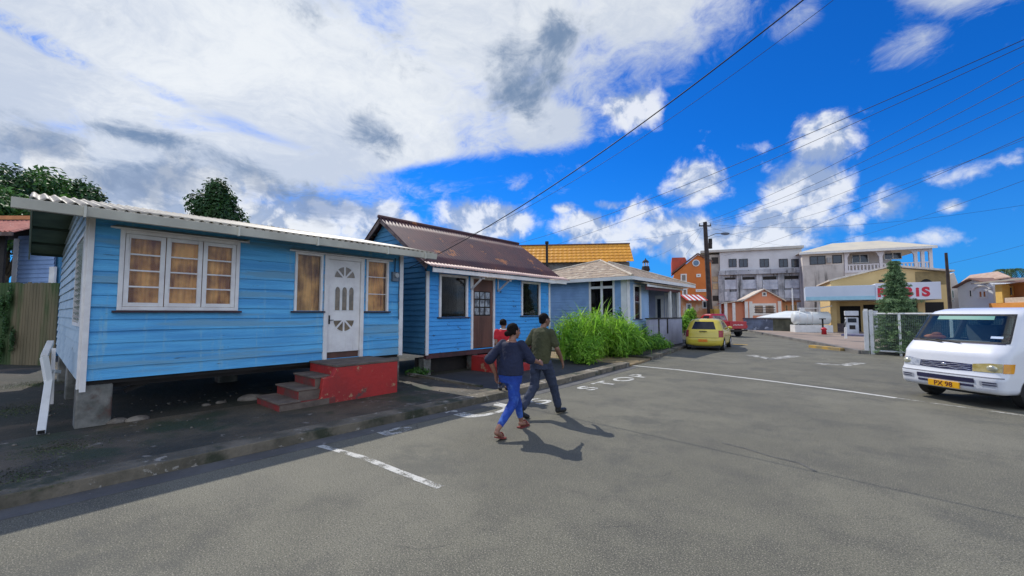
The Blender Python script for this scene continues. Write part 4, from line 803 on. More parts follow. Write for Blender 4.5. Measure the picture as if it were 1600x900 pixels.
# arcade
ab = mat('arcade_white', (.70, .66, .66), (.62, .58, .58), .6, .8)
cols = [1321, 1375.5, 1430, 1441, 1453.5]; us = [fr_.loc(p, 400)[0] for p in cols]; zl = zz_(fr_, 1380, 421); 
def arch(mb, f, a, b, zs, ztop, n0, n1, k=12, rise=.5):
    P = [(a, ztop), (a, zs)]+[(a+(b-a)*i/k, zs+rise*(1-(2*i/k-1)**6)**.5 if 0 < i < k else zs) for i in range(k+1)]+[(b, ztop)]
    # split into quads so that no concave face is needed
    for i in range(k):
        u0_, u1_ = a+(b-a)*i/k, a+(b-a)*(i+1)/k
        h = lambda t: zs+rise*max(0., 1-abs(2*t-1)**5)**.5
        mb.fprism(f, [(u0_, h(i/k)), (u1_, h((i+1)/k)), (u1_, ztop), (u0_, ztop)], n0, n1)
mb = MB()
for a, b in zip(us[:-1], us[1:]):
    sp = b-a; arch(mb, fr_, a+.14, b-.14, zt-1.0, zt, -.1, .15, rise=.75 if sp > 2 else .45)
arc = mb.build('arcade', ab, wb)
for u in us: mb = MB(); mb.fbox(fr_, u-.16, u+.16, -.12, .17, zl, zt); mb.build('column', ab, arc)
zr = zz_(fr_, 1380, 411.5)
mb = MB(); mb.fbox(fr_, us[0]+.16, us[-1], -.02, .12, zr-.12, zr); br = mb.build('railing', ab, arc)
for u in np.arange(us[0]+.35, us[-1]-.2, .36): mb = MB(); mb.fbox(fr_, u-.07, u+.07, 0, .1, zl, zr-.12); mb.build('baluster', ab, br)
mb = MB(); mb.fbox(fr_, us[0]-.2, us[-1]+.2, -.1, .22, zl-.3, zl); mb.build('slab', ab, arc)
# roof
a = fr_.p(-.4, .7, zt+.02); b = fr_.p(fr_.L+.5, .7, zt+.02); c = fr_.p(fr_.L+.5, -9.5, zt+.02); d = fr_.p(-.4, -9.5, zt+.02)
r1 = fr_.p(fr_.loc(1300, 380)[0]+1, -4.2, zz_(fr_, 1330, 378.5, -4.2)); r2 = fr_.p(fr_.loc(1362, 380)[0]+2, -4.2, zz_(fr_, 1330, 378.5, -4.2))
mb = MB(); mb.add([a, b, c, d, r1, r2], [(0, 1, 5, 4), (1, 2, 5), (2, 3, 4, 5), (3, 0, 4)]); rw = mb.build('roof', mat('cream_roof_sheet', (.66, .58, .42), (.58, .52, .40), .8, .5), wb, solid=.06, fixn=False)
mb = MB(); mb.fbox(fr_, -.4, fr_.L+.5, .55, .72, zt-.28, zt+.0); mb.build('fascia', M_white2, rw)
mb = MB(); mb.fbox(fr_, -.4, fr_.L+.5, -2.2, .55, zt-.02, zt); mb.build('soffit', ab, rw)
# orange building
fo = facade(1051, 51.8, 1112, 50.3); ob = block('orange_building', 'tall orange gabled building with round attic window behind the pole', 'building', fo, 8, 0, None)
M_or = mat('orange_render', (.66, .19, .04), (.58, .16, .035), .5, .85, streak=((.42, .13, .04), 1, .64))
pkx = fo.loc(1090, 397)[0]; zp = zz_(fo, 1090, 398); zl_ = zz_(fo, 1055, 428); zr_ = zz_(fo, 1111, 410)
mb = MB(); mb.fprism(fo, [(0.2, 0), (fo.L, 0), (fo.L, zr_), (pkx, zp), (.2, zl_)], -8, 0); mb.build('wall', M_or, ob)
ro = mat('red_roof_sheet', (.55, .07, .03), (.42, .06, .03), 1, .6)
mb = MB(); mb.beam(fo.p(-.1, .12, zl_+.05), fo.p(pkx, .12, zp+.12), .25, .16); mb.beam(fo.p(pkx, .121, zp+.12), fo.p(fo.L+.2, .12, zr_+.05), .25, .16); mb.build('verge', M_brown, ob)
mb = MB(); mb.fprism(fo, [(0, zz_(fo, 1052, 425)), (pkx-1.2, zz_(fo, 1080, 408)), (pkx-1.4, zz_(fo, 1076, 401.5)), (0, zz_(fo, 1052, 402))], -7, -.3); mb.build('roof', ro, ob)
mb = MB(); q = fo.p(fo.loc(1087.5, 411)[0], 0, zz_(fo, 1087.5, 411)); mb.cyl(q, q+fo.N*.08, .42, n=20); rwi = mb.build('round_window', M_white2, ob); mb = MB(); mb.cyl(q+fo.N*.08, q+fo.N*.10, .32, n=20); mb.build('pane', mat('blue_pane', (.12, .2, .3), rough=.2), rwi)
for x0, x1, yt, yb in ((1063.5, 1073, 428, 440.5), (1088, 1095, 428, 433), (1066, 1074, 451, 462), (1087, 1105, 452, 456)): win(ob, fo, x0, x1, yt, yb, M_white2, mat('warm_pane', (.25, .2, .16), rough=.3), fw=.14)
# lower orange house with striped awning
fa = facade(1060, 38, 1112, 38.5); oh = block('orange_house', 'low orange house with a red and white striped awning beside the utility pole', 'house', fa, 5, 0, None)
mb = MB(); mb.fbox(fa, 0, fa.L, -5, 0, 0, zz_(fa, 1090, 462)); mb.build('wall', mat('peach_wall', (.62, .30, .14), (.5, .22, .1), 1.5, .8, c4=(.6, .45, .32), t4=.5), oh)
a0 = fa.loc(1062, 465)[0]; a1 = fa.loc(1095, 465)[0]; zt_ = zz_(fa, 1078, 461); zb_ = zz_(fa, 1078, 470)
mb = MB(); n = 9; awm = [mat('awning_red', (.5, .04, .03)), M_white2]
for k in range(n):
    mb.mi = k % 2; u0_ = a0+(a1-a0)*k/n; u1_ = a0+(a1-a0)*(k+1)/n
    mb.prism([fa.p(u0_, .0, zt_), fa.p(u1_, .0, zt_), fa.p(u1_, 1.1, zb_), fa.p(u0_, 1.1, zb_)], (0, 0, .03))
mb.build('awning', awm, oh)
win(oh, fa, 1072, 1080, 474, 487, M_white2, fw=.1); win(oh, fa, 1097, 1105, 470, 482, M_white2, fw=.1)
tag(MB().fbox(fa, fa.loc(1100, 490)[0], fa.loc(1108.5, 490)[0], .9, 1.5, 0, zz_(fa, 1104, 483, 1)).build('bin', mat('mustard_box', (.42, .26, .03), (.33, .2, .03)), None, bevel=.03), 'mustard yellow upright box beside the utility pole', 'box')
# peach gabled house
fp = facade(1158, 47, 1248, 45); ph = block('peach_house', 'small peach coloured gabled house with white trim in front of the grey block', 'house', fp, 7, 0, None)
M_pe = mat('peach_render', (.80, .33, .19), (.72, .29, .17), .6, .85)
ap = fp.loc(1193, 452)[0]; zap = zz_(fp, 1193, 453); a = fp.loc(1163, 470)[0]; b = fp.loc(1222, 470)[0]; ze_ = zz_(fp, 1193, 468)
mb = MB(); mb.fprism(fp, [(a, 0), (b, 0), (b, ze_), (ap, zap), (a, ze_)], -6, 0); mb.build('wall', M_pe, ph)
for s, e in ((-1, a-.3), (1, b+.3)):
    mb = MB(); zE = ze_-.25; mb.prism([fp.p(ap, .45, zap+.02), fp.p(e, .45, zE), fp.p(e, .45, zE+.12), fp.p(ap, .45, zap+.14)], -fp.N*7); mb.build('roof', mat('pale_roof_edge', (.62, .55, .46), (.5, .42, .35)), ph)
w_ = win(ph, fp, 1175.5, 1213, 474, 493, M_white2, mat('grille_pane', (.42, .3, .22), (.2, .14, .1), 2), fw=.25, n=2)
for k in range(1, 4): zz0 = zz_(fp, 1194, 477+k*3.6); mb = MB(); mb.fbox(fp, fp.loc(1178, 480)[0], fp.loc(1211, 480)[0], .05, .08, zz0-.03, zz0+.03); mb.build('bar', mat('dark_frame'), w_)
win(ph, fp, 1190.5, 1198, 456, 463, M_white2, fw=.12)
for px in (1166, 1173, 1218): u = fp.loc(px, 480)[0]; mb = MB(); mb.fbox(fp, u-.16, u+.16, .0, .12, 0, ze_-.2); mb.build('pilaster', M_white2, ph)
wl_ = fp.loc(1131, 480)[0]; mb = MB(); mb.fbox(fp, wl_+.2, a, -5, -.6, 0, ze_-.25); mb.build('wing', M_pe, ph)
mb = MB(); mb.prism([fp.p(wl_-.3, .2, ze_-.45), fp.p(a, .2, ze_-.1), fp.p(a, .2, ze_+.02), fp.p(wl_-.3, .2, ze_-.33)], -fp.N*5); mb.build('porch_roof', mat('pale_roof_edge'), ph)
for px in (1134, 1146.5): u = fp.loc(px, 480)[0]; mb = MB(); mb.fbox(fp, u-.15, u+.15, -.1, .1, 0, ze_-.35); mb.build('porch_post', M_white2, ph)
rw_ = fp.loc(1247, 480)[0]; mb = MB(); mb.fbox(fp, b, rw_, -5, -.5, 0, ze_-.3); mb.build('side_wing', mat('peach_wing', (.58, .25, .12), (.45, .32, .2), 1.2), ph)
mb = MB(); mb.fbox(fp, b, rw_+.3, -5, .0, ze_-.3, ze_-.12); mb.build('side_roof', M_brown, ph)
for px in (1229, 1237, 1243): win(ph, fp, px-2, px+2, 476, 487, mat('ochre_panel'), off=-.5, fw=.08)
# painted boundary wall
fw_ = facade(1160, 41, 1240, 37.5); bw = thing('boundary_wall', 'low blue-grey painted wall beside the white fuel tank', 'wall', fw_.O, fw_.rotz())
mb = MB(); mb.fbox(fw_, 0, fw_.L, -.3, 0, 0, zz_(fw_, 1200, 499)); mb.build('wall', mat('blotchy_wall', (.20, .25, .36), (.10, .12, .17), .9, .85, c3=(.42, .48, .60), t3=.58, sc3=1.6), bw); mb = MB(); mb.fbox(fw_, -.05, fw_.L+.05, -.35, .05, zz_(fw_, 1200, 499), zz_(fw_, 1200, 497)); mb.build('coping', mat('dark_coping', (.10, .08, .11)), bw)
# fuel tanks
M_tank = mat('tank_white', (.72, .75, .74), (.62, .65, .64), .8, .4, streak=((.45, .45, .42), 1.4, .64))
tk = thing('fuel_tank', 'white horizontal fuel tank with pipes on top standing on a white plinth', 'tank', HD(1268, 36))
ft = facade(1239, 36, 1298, 35.2); r = (zz_(ft, 1268, 487)-zz_(ft, 1268, 507))/2; zc = (zz_(ft, 1268, 487)+zz_(ft, 1268, 507))/2
A = ft.p(.12, -r, zc); B = ft.p(ft.L-.1, -r, zc); dv = ft.U
mb = MB(); mb.tube([A-dv*.12, A-dv*.08, A, A+dv*.02, B, B+dv*.08, B+dv*.12], [r*.5, r*.8, r*.96, r, r, r*.85, r*.5], 28); tko = mb.build('shell', M_tank, tk, smooth=True)
for px in (1250, 1262, 1270): u = ft.loc(px, 495)[0]; mb = MB(); mb.tube([ft.p(u, -r, zc)+np.array([0, 0, 1])*0+ft.N*(r+.015)*math.cos(t)+np.array([0, 0, (r+.015)*math.sin(t)]) for t in np.linspace(-1.4, 1.6, 12)], .035, 6); mb.build('strap', M_white2, tko)
mb = MB(); mb.fbox(ft, 0, ft.L, -2*r, .1, 0, zz_(ft, 1268, 508)); mb.build('plinth', M_white2, tk)
mb = MB(); mb.cyl(ft.p(.8, -r, zc+r), ft.p(.8, -r, zc+r+.35), .22); mb.cyl(ft.p(2.1, -r, zc+r), ft.p(2.1, -r, zc+r+.9), .05); mb.tube([ft.p(.5, -r, zc+r+.3), ft.p(2.1, -r, zc+r+.3), ft.p(3, -r, zc+r+.5)], .05, 6); mb.build('pipework', M_white2, tk)
mb = MB(); mb.cyl(ft.p(.1, -r, 2.0), ft.p(.1, -r, 3.9), .05); mb.build('vent_pipe', M_white2, tk)
tk2 = thing('tank_shed', 'long low white-topped tank shelter with mossy sides left of the fuel tank', 'shed', HD(1210, 38.5)); f2 = facade(1189, 40, 1238, 37)
mb = MB(); mb.fbox(f2, 1.0, f2.L-.05, -2.4, 0, 0, zz_(f2, 1215, 499)); mb.build('wall', mat('mossy_wall', (.16, .17, .12), (.08, .085, .06), 1.2, .9), tk2)
mb = MB(); mb.prism([f2.p(-.3, .35, zz_(f2, 1200, 497)), f2.p(f2.L, .35, zz_(f2, 1225, 497)), f2.p(f2.L, -1.6, zz_(f2, 1225, 487)), f2.p(1.2, -1.6, zz_(f2, 1210, 487))], (0, 0, .07)); mb.build('cover', M_tank, tk2)
mb = MB(); c = HD(1284.5, 32); mb.tube([c+np.array([0, 0, z]) for z in (0.08, .45, .5, .58, .66)], [.17, .15, .22, .16, .04], 14); hy = tag(mb.build('hydrant', mat('hydrant_red', (.5, .015, .03), rough=.4), None, smooth=True), 'small red hydrant in front of the fuel tank', 'hydrant')
vs_ = thing('valve_stand', 'dark upright valve standing behind the red hydrant', 'valve', HD(1283, 33)); c = HD(1283, 33); mb = MB(); mb.cyl(c+np.array([0, 0, .05]), c+np.array([0, 0, 1.25]), .06); mb.build('stem', M_dark, vs_); mb = MB(); mb.cyl(c+np.array([0, 0, 1.25]), c+np.array([0, 0, 1.32]), .22); mb.build('wheel', M_dark, vs_)
bo = HD(1318, 27); mb = MB(); mb.cyl(bo+np.array([0, 0, .1]), bo+np.array([0, 0, .82]), .07, .07, 12); tag(mb.build('bollard', M_white2, None, bevel=.01), 'thin white bollard on the forecourt left of the gate', 'bollard')
# ================================================================ filling station
fsb = facade(1296, 38, 1486, 34); sb = block('station_building', 'yellow gabled filling station shop behind the canopy', 'building', fsb, 9, 0, None)
M_yw = mat('cream_yellow_wall', (.66, .48, .22), (.60, .43, .19), .6, .85)
px_ = lambda x, y: (fsb.loc(x, y)[0], fsb.loc(x, y)[1])
pts = [(0, 0), (fsb.L, 0), px_(1484, 426), px_(1392, 418), px_(1298, 438)]; mb = MB(); mb.fprism(fsb, pts, -8, 0); mb.build('wall', M_yw, sb)
mb = MB(); a = px_(1294, 440); b = px_(1392, 417); c = px_(1488, 425)
mb.prism([fsb.p(a[0], .5, a[1]), fsb.p(b[0], .5, b[1]), fsb.p(b[0], .5, b[1]+.14), fsb.p(a[0], .5, a[1]+.14)], -fsb.N*8.8); mb.prism([fsb.p(b[0], .5, b[1]), fsb.p(c[0], .5, c[1]), fsb.p(c[0], .5, c[1]+.14), fsb.p(b[0], .5, b[1]+.14)], -fsb.N*8.8); mb.build('roof', mat('pale_roof_edge'), sb)
for x0, x1, yt, yb in ((1309, 1345, 478, 514), (1350, 1400, 476, 514), (1405, 1476, 473, 514)):
    a = fsb.loc(x0, 500)[0]; b = fsb.loc(x1, 500)[0]; mb = MB(); mb.fbox(fsb, a, b, 0, .03, .1, zz_(fsb, 1360, yt)); mb.build('shop_opening', M_interior, sb)
mb = MB(); a, zz1 = px_(1433, 439); b = fsb.loc(1461, 439)[0]; arch_m = MB(); k = 10
arch_m.fprism(fsb, [(a+(b-a)*i/k, zz1-.35+.5*math.sin(math.pi*i/k)) for i in range(k+1)], 0, .04); arch_m.build('arch_opening', M_interior, sb)
a, _ = px_(1430, 430); c_ = px_(1484, 431); mb = MB(); mb.fbox(fsb, a, c_[0], -.02, .02, zz_(fsb, 1455, 445), zz_(fsb, 1455, 424)); mb.build('brown_gable', mat('olive_brown_wall', (.30, .22, .09), (.22, .16, .07)), sb)
mb = MB(); mb.fbox(fsb, fsb.loc(1373, 439)[0], fsb.loc(1382, 439)[0], 0, .03, zz_(fsb, 1378, 441), zz_(fsb, 1378, 437)); mb.build('vent', M_dark, sb)
mb = MB(); mb.fbox(fsb, fsb.loc(1372, 470)[0]*0+.0, fsb.loc(1310, 470)[0], .0, .5, 0, zz_(fsb, 1303, 470)); mb.build('column', M_yw, sb)
mb = MB(); mb.fbox(fsb, .2, fsb.loc(1315, 470)[0], .5, 1.0, 0, zz_(fsb, 1303, 505)); mb.build('stone_base', mat('dark_stone', (.13, .10, .12), (.08, .07, .08), 5), sb)
fc = facade(1258, 35.6, 1470, 31); cn = block('station_canopy', 'long pale canopy fascia with red station lettering', 'canopy', fc, 4, 0, None)
zc0 = fc.loc(1300, 469)[1]; zc1 = fc.loc(1300, 447)[1]; zm0 = fc.loc(1420, 468)[1]; zm1 = fc.loc(1420, 441.5)[1]; um = fc.loc(1368, 455)[0]
M_cf = mat('canopy_blue_white', (.58, .65, .74), (.52, .59, .68), .4, .4)
mb = MB(); mb.fbox(fc, 0, um, -4.5, 0, zc0, zc1); mb.build('fascia', M_cf, cn, bevel=.02)
mb = MB(); mb.fbox(fc, 0.02, um, 0, .03, zc0+.0, zc0+.30); mb.build('lower_band', mat('pale_cyan_band', (.36, .62, .72), (.32, .56, .66)), cn)
mb = MB(); mb.fbox(fc, um, fc.L, -4.5, .05, zm0, zm1); sg = mb.build('sign_board', mat('sign_white', (.70, .72, .80), (.66, .68, .76), .4, .4), cn, bevel=.02)
u0_ = fc.loc(1371, 455)[0]; u1_ = fc.loc(1448, 455)[0]; zb_ = fc.loc(1430, 462.5)[1]; sz = (fc.loc(1430, 447)[1]-zb_)/.70*.86
M_rl = mat('sign_red', (.62, .01, .04), (.6, .01, .04), rough=.4)
x = u0_
for ch in 'RUBiS':
    t = text_mb(ch, fc, 0, zb_, sz, .055, .04, 1.0, bold=.045); w_ = max(v[0]*fc.U[0]+v[1]*fc.U[1] for v in t.v)-min(v[0]*fc.U[0]+v[1]*fc.U[1] for v in t.v)
    ms = min(np.dot(np.array(v)-fc.O, fc.U) for v in t.v); t.v = [tuple(np.array(v)+fc.U*(x-ms)) for v in t.v]; t.build('letter', M_rl, sg, fixn=False); x += w_+.14
print('RUBIS end', x, u1_)
for px in (1306, 1452): u = fc.loc(px, 480)[0]; mb = MB(); mb.fbox(fc, u-.2, u+.2, -2.6, -2.2, .1, zm0); mb.build('canopy_column', M_yw, cn)
def pump(px, d, lab, wpx=20):
    f = facade(px-wpx/2, d, px+wpx/2, d-.4); L = f.L; t = thing('fuel_pump', lab, 'fuel pump', f.p(L/2, -.3, .1), f.rotz(), 'fuel pumps under the canopy')
    mb = MB(); mb.fbox(f, 0, L, -.6, 0, .1, 1.42); mb.build('cabinet', mat('pump_white', (.62, .64, .66), (.5, .52, .54), 2, .4), t, bevel=.02)
    mb = MB(); mb.fbox(f, -.02, L+.02, -.6, .02, 1.55, 1.90); mb.build('header', mat('pump_white'), t, bevel=.02)
    mb = MB(); mb.fbox(f, .05, L-.05, -.55, -.02, 1.42, 1.55); mb.build('neck', M_dark, t)
    mb = MB(); mb.fbox(f, .12, L-.12, 0, .02, 1.05, 1.36); mb.build('display', M_dkglass, t)
    mb = MB(); mb.fbox(f, .2, L-.2, 0, .02, .55, .85); mb.build('badge', M_dark, t)
    mb = MB(); mb.tube([f.p(-.02, -.1, 1.3), f.p(-.15, .05, .8), f.p(-.1, .05, .5), f.p(.0, .02, 1.1)], .025, 6); mb.build('hose', M_black, t)
pump(1329, 31, 'white fuel pump left of the gate post'); pump(1360, 30, 'fuel pump seen through the gate beside the conifer', 18)
mb = MB(); f = facade(1312, 30.2, 1370, 28.6); mb.fbox(f, 0, f.L, -1.2, .2, .1, .24); tag(mb.build('pump_island', mat('island_blue', (.12, .12, .25), (.2, .2, .25), 2), None), 'dark blue kerbed island under the fuel pumps', 'pump island')
# gate / fence
ff = facade(1347, 18.0, 1443, 16.4); fe = thing('metal_fence', 'white tubular fence panel with dark mesh around the conifer', 'fence', ff.O, ff.rotz()); hz_ = 1.74
mb = MB(); mb.fbox(ff, 0, .16, -.08, .08, 0, 1.85); mb.fbox(ff, .02, .14, -.06, .06, 1.85, 1.92); mb.build('gate_post', M_white2, fe, bevel=.01)
mb = MB(); mb.fbox(ff, .20, .32, -.06, .06, 0, 1.88); mb.build('gate_post', M_white2, fe, bevel=.01)
pu_ = ff.loc(1405, 500)[0]
for u in (pu_, ff.L+.7, ff.L+2.6): mb = MB(); mb.cyl(ff.p(u, 0, .0), ff.p(u, 0, 1.75), .045, n=10); mb.build('post', M_white2, fe)
for z in (1.72, .16): mb = MB(); mb.cyl(ff.p(.3, 0, z), ff.p(ff.L+2.6, 0, z), .035, n=8); mb.build('rail', M_white2, fe)
mb = MB(); 
for i in range(80): a = .34+i*.06; mb.add([ff.p(a, -.005, .18), ff.p(a+.006, -.005, .18), ff.p(a+.006, -.005, 1.7), ff.p(a, -.005, 1.7)], [(0, 1, 2, 3)])
for j in range(25): z = .2+j*.06; mb.add([ff.p(.34, .0, z), ff.p(5.1, .0, z), ff.p(5.1, 0, z+.005), ff.p(.34, 0, z+.005)], [(0, 1, 2, 3)])
mb.build('wire_mesh', mat('mesh_grey', (.25, .28, .28)), fe, fixn=False)
mb = MB(); mb.fbox(ff, pu_+.05, ff.L+2.5, -.9, -.85, .1, 1.66); tag(mb.build('screen', mat('dark_green_screen', (.012, .05, .045), (.02, .035, .03), 1.5, .7), None), 'dark green screen panel behind the white fence', 'screen')
# ================================================================ right hand houses
f5 = facade(1488, 52, 1560, 47); p5 = block('white_house', 'white house with arched porch and brown tiled gable behind the van', 'house', f5, 7, 0, None)
M_gwh = mat('cool_white_wall', (.74, .76, .76), (.66, .68, .69), .6, .8)
a = f5.loc(1497, 460)[0]; b = f5.loc(1552, 460)[0]; zt = zz_(f5, 1520, 441); c = f5.loc(1521, 437)[0]
mb = MB(); mb.fprism(f5, [(a, 0), (b, 0), (b, zt-.3), (c, zz_(f5, 1521, 437)), (a, zt-.4)], -6, 0); mb.build('wall', M_gwh, p5)
rt_ = mat('brown_tile', (.26, .15, .11), (.18, .10, .08), 2, .8)
for e, y in ((f5.loc(1494, 450)[0], 449), (f5.loc(1545, 445)[0], 444)):
    mb = MB(); z = zz_(f5, 1520, y); mb.prism([f5.p(c, .5, zz_(f5, 1521, 436)), f5.p(e, .5, z), f5.p(e, .5, z+.16), f5.p(c, .5, zz_(f5, 1521, 434))], -f5.N*7); mb.build('roof', rt_, p5)
mb = MB(); mb.prism([f5.p(-1.6, -2, zz_(f5, 1480, 448)), f5.p(1.2, -2, zz_(f5, 1500, 441)), f5.p(4.5, -2, zz_(f5, 1520, 436)), f5.p(1.5, -4, zz_(f5, 1490, 427)), f5.p(-1.6, -4, zz_(f5, 1480, 430))], (0, 0, .12)); mb.build('rear_roof', mat('pink_tile', (.50, .36, .28), (.4, .27, .2), 2), p5)
win(p5, f5, 1514.5, 1519.5, 453, 464, M_white2, fw=.08); win(p5, f5, 1528, 1543.5, 453, 466.5, M_white2, mat('orange_pane', (.45, .16, .04), (.3, .1, .03), 2), fw=.2, n=2)
mb = MB(); k = 12; ua = f5.loc(1523, 460)[0]; ub = f5.loc(1549, 460)[0]; um_ = (ua+ub)/2; rr_ = (ub-ua)/2; zb0 = zz_(f5, 1535, 452)
for i in range(k): t0 = math.pi*i/k; t1 = math.pi*(i+1)/k; mb.beam(f5.p(um_+rr_*math.cos(t0), .12, zb0+.45*math.sin(t0)), f5.p(um_+rr_*math.cos(t1), .12, zb0+.45*math.sin(t1)), .18, .16)
mb.build('arch', M_white2, p5)
fl5 = Fr(f5.p(a, 0, 0)*np.array([1, 1, 0]), -f5.N, -f5.U)
f6 = facade(1482, 53.5, 1499, 53); p6 = block('cream_house', 'narrow pale cream house end with green shuttered windows beside the dark pole', 'house', f6, 4, 0, None)
mb = MB(); zt6 = zz_(f6, 1490, 436); mb.fprism(f6, [(-.3, 0), (f6.L, 0), (f6.L, zz_(f6, 1497, 449)), (.6, zz_(f6, 1487, 426)), (-.3, zz_(f6, 1483, 432))], -4, 0); mb.build('wall', mat('cream_wall', (.66, .62, .55), (.58, .52, .46), .8), p6)
for yt, yb in ((453, 466), (468, 472)): win(p6, f6, 1486.5, 1491, yt, yb, M_white2, mat('green_shutter', (.05, .16, .10)), fw=.08)
f7 = facade(1545, 46, 1625, 40); p7 = block('orange_yellow_house', 'orange and yellow house with pillared veranda at the right edge', 'house', f7, 7, 0, None)
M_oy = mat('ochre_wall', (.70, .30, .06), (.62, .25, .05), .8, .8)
mb = MB(); mb.fbox(f7, .4, f7.L, -6, -1.2, 0, zz_(f7, 1590, 440)); mb.build('wall', mat('orange_shade_wall', (.52, .20, .04), (.45, .17, .04), .8), p7)  # darker copy of the ochre wall; veranda shade put into its colour
mb = MB(); mb.fbox(f7, f7.loc(1547, 475)[0], f7.L, -1.2, .1, zz_(f7, 1580, 488), zz_(f7, 1580, 473)); mb.build('veranda_slab', M_oy, p7)
mb = MB(); mb.fbox(f7, f7.loc(1568, 475)[0], f7.L, -.1, .0, zz_(f7, 1580, 473), zz_(f7, 1580, 465)); mb.build('parapet', mat('beige_parapet', (.62, .50, .38)), p7)
for px, w_ in ((1563, .45), (1612, .4)): u = f7.loc(px, 460)[0]; mb = MB(); mb.fbox(f7, u-w_, u+w_, -.5, .12, zz_(f7, 1580, 473), zz_(f7, 1580, 443)); mb.build('pillar', mat('yellow_pillar', (.75, .48, .12), (.68, .42, .1)), p7)
win(p7, f7, 1577, 1584, 447, 463, mat('yellow_pillar'), off=-1.2, fw=.15)
mb = MB(); mb.prism([f7.p(-1.2, .8, zz_(f7, 1545, 443)), f7.p(f7.L, .8, zz_(f7, 1620, 436)), f7.p(f7.L, -5, zz_(f7, 1620, 427)), f7.p(-.4, -5, zz_(f7, 1550, 433))], (0, 0, .14)); mb.build('roof', mat('khaki_roof', (.38, .34, .27), (.3, .27, .22), .8), p7)
# ================================================================ vegetation
M_leafd = mat('dark_foliage', (.045, .115, .025), (.028, .075, .02), 1.0, .55, isl=.45, transl=.18)
M_leafm = mat('mid_foliage', (.085, .20, .03), (.05, .13, .025), .6, .55, isl=.4, transl=.22)
M_leafb = mat('bright_foliage', (.32, .55, .05), (.19, .42, .04), 1.5, .5, isl=.4, transl=.5)
M_fern = mat('fern_foliage', (.20, .42, .04), (.09, .25, .03), 1.2, .5, isl=.5, transl=.45)
M_con = mat('conifer_foliage', (.24, .36, .18), (.15, .25, .11), 2.0, .6, isl=.5, transl=.4)
M_bark = mat('bark', (.10, .075, .05), (.06, .045, .03), 5, .9, bump=.6, bsc=30)
def tree(label, cx, d, ytop, ybot, rx_px, n, lf, size, mt, seed, group=None, name='tree', lobes=9, trunk_h=None):
    global rng
    rng = np.random.default_rng(seed); r_ = random.Random(seed)
    base = HD(cx, d); top = D(cx, ytop, d)[2]; bot = D(cx, ybot, d)[2]; rr = rx_px/F*d; t = thing(name, label, 'tree', base, 0, group)
    zc = (top+bot)/2; hz = (top-bot)/2; bl = []
    mb = MB(); mb.tube([base+np.array([0, 0, -.05]), base+np.array([.1, 0, bot*.5]), base+np.array([0, .1, bot]), base+np.array([0, 0, zc])], [.32, .24, .2, .08], 10); tr = mb.build('trunk', M_bark, t, smooth=True)
    limb = MB()
    for i in range(lobes):
        a = 2*math.pi*i/lobes+r_.uniform(-.4, .4); e = r_.uniform(-.75, .85); q = math.sqrt(max(.05, 1-e*e))*r_.uniform(.45, .72)
        c = base+np.array([q*rr*math.cos(a), q*rr*math.sin(a), zc+e*hz*.72]); s = r_.uniform(.28, .46); bl.append((c, (rr*s, rr*s, hz*s*.95)))
        limb.tube([base+np.array([0, 0, bot*.8]), (base+np.array([0, 0, bot*1.05])+c)/2+np.array([0, 0, -.1]), c], [.12, .08, .03], 6)
    bl.append((base+np.array([0, 0, zc+hz*.62]), (rr*.4, rr*.4, hz*.38))); bl.append((base+np.array([0, 0, zc]), (rr*.55, rr*.55, hz*.6)))
    limb.build('limb', M_bark, tr, smooth=True)
    mb = MB(); leaves(mb, bl, n, size, up=.4, shell=.35); mb.build('crown', mt, t, fixn=False)
g = 'trees on the rise behind the nearest house'
tree('dark green broad tree at the far left edge behind the red roof', 5, 34, 252, 420, 80, 9000, 0, .20, M_leafd, 3, g)
tree('mid green bushy tree above the left end of the pale roof', 62, 38, 258, 400, 72, 9000, 0, .22, M_leafm, 4, g)
tree('dark rounded tree sloping down to the right above the pale roof', 118, 42, 276, 420, 50, 8000, 0, .22, M_leafd, 5, g)
tree('mid green tree low in front of the darker trees at far left', -40, 28, 268, 420, 70, 7000, 0, .17, M_leafm, 6, g)
tree('single dark dense tree standing above the middle of the pale roof', 332, 30, 276, 395, 44, 8000, 0, .14, M_leafd, 8, None, lobes=10)
tree('small yellow green tree top peeping over the roof right of the dark tree', 383, 34, 336, 400, 12, 900, 0, .12, M_leafm, 9, None)
tree('small dark treetop peeping over the roof before the rusty gable', 420, 34, 349, 400, 14, 700, 0, .12, M_leafd, 10, None)
rng = np.random.default_rng(11)
# palm behind the right-hand roofs
pb = HD(1580, 60); t = thing('palm_tree', 'dark feathery palm top above the roof at the right edge', 'tree', pb); zt = D(1580, 427, 60)[2]
mb = MB(); mb.tube([pb, pb+np.array([0, 0, zt])], [.2, .14], 8); mb.build('trunk', M_bark, t); mb = MB()
for k in range(22):
    a = 2*math.pi*k/22; L_ = random.uniform(1.8, 2.6); pts = [pb+np.array([math.cos(a)*L_*q, math.sin(a)*L_*q, zt+1.0*math.sin(q*2.6)-1.2*q*q]) for q in np.linspace(0, 1, 9)]
    for p, q in zip(pts[:-1], pts[1:]):
        d = q-p; s = np.cross(d, (0, 0, 1)); s /= np.linalg.norm(s)+1e-6
        for sg in (-1, 1):
            for m_ in (.0, .5): o = p+d*m_; mb.add([o, o+d*.35, o+s*sg*.45+d*.9+np.array([0, 0, -.25])], [(0, 1, 2)])
mb.build('frond', M_leafd, t, fixn=False)
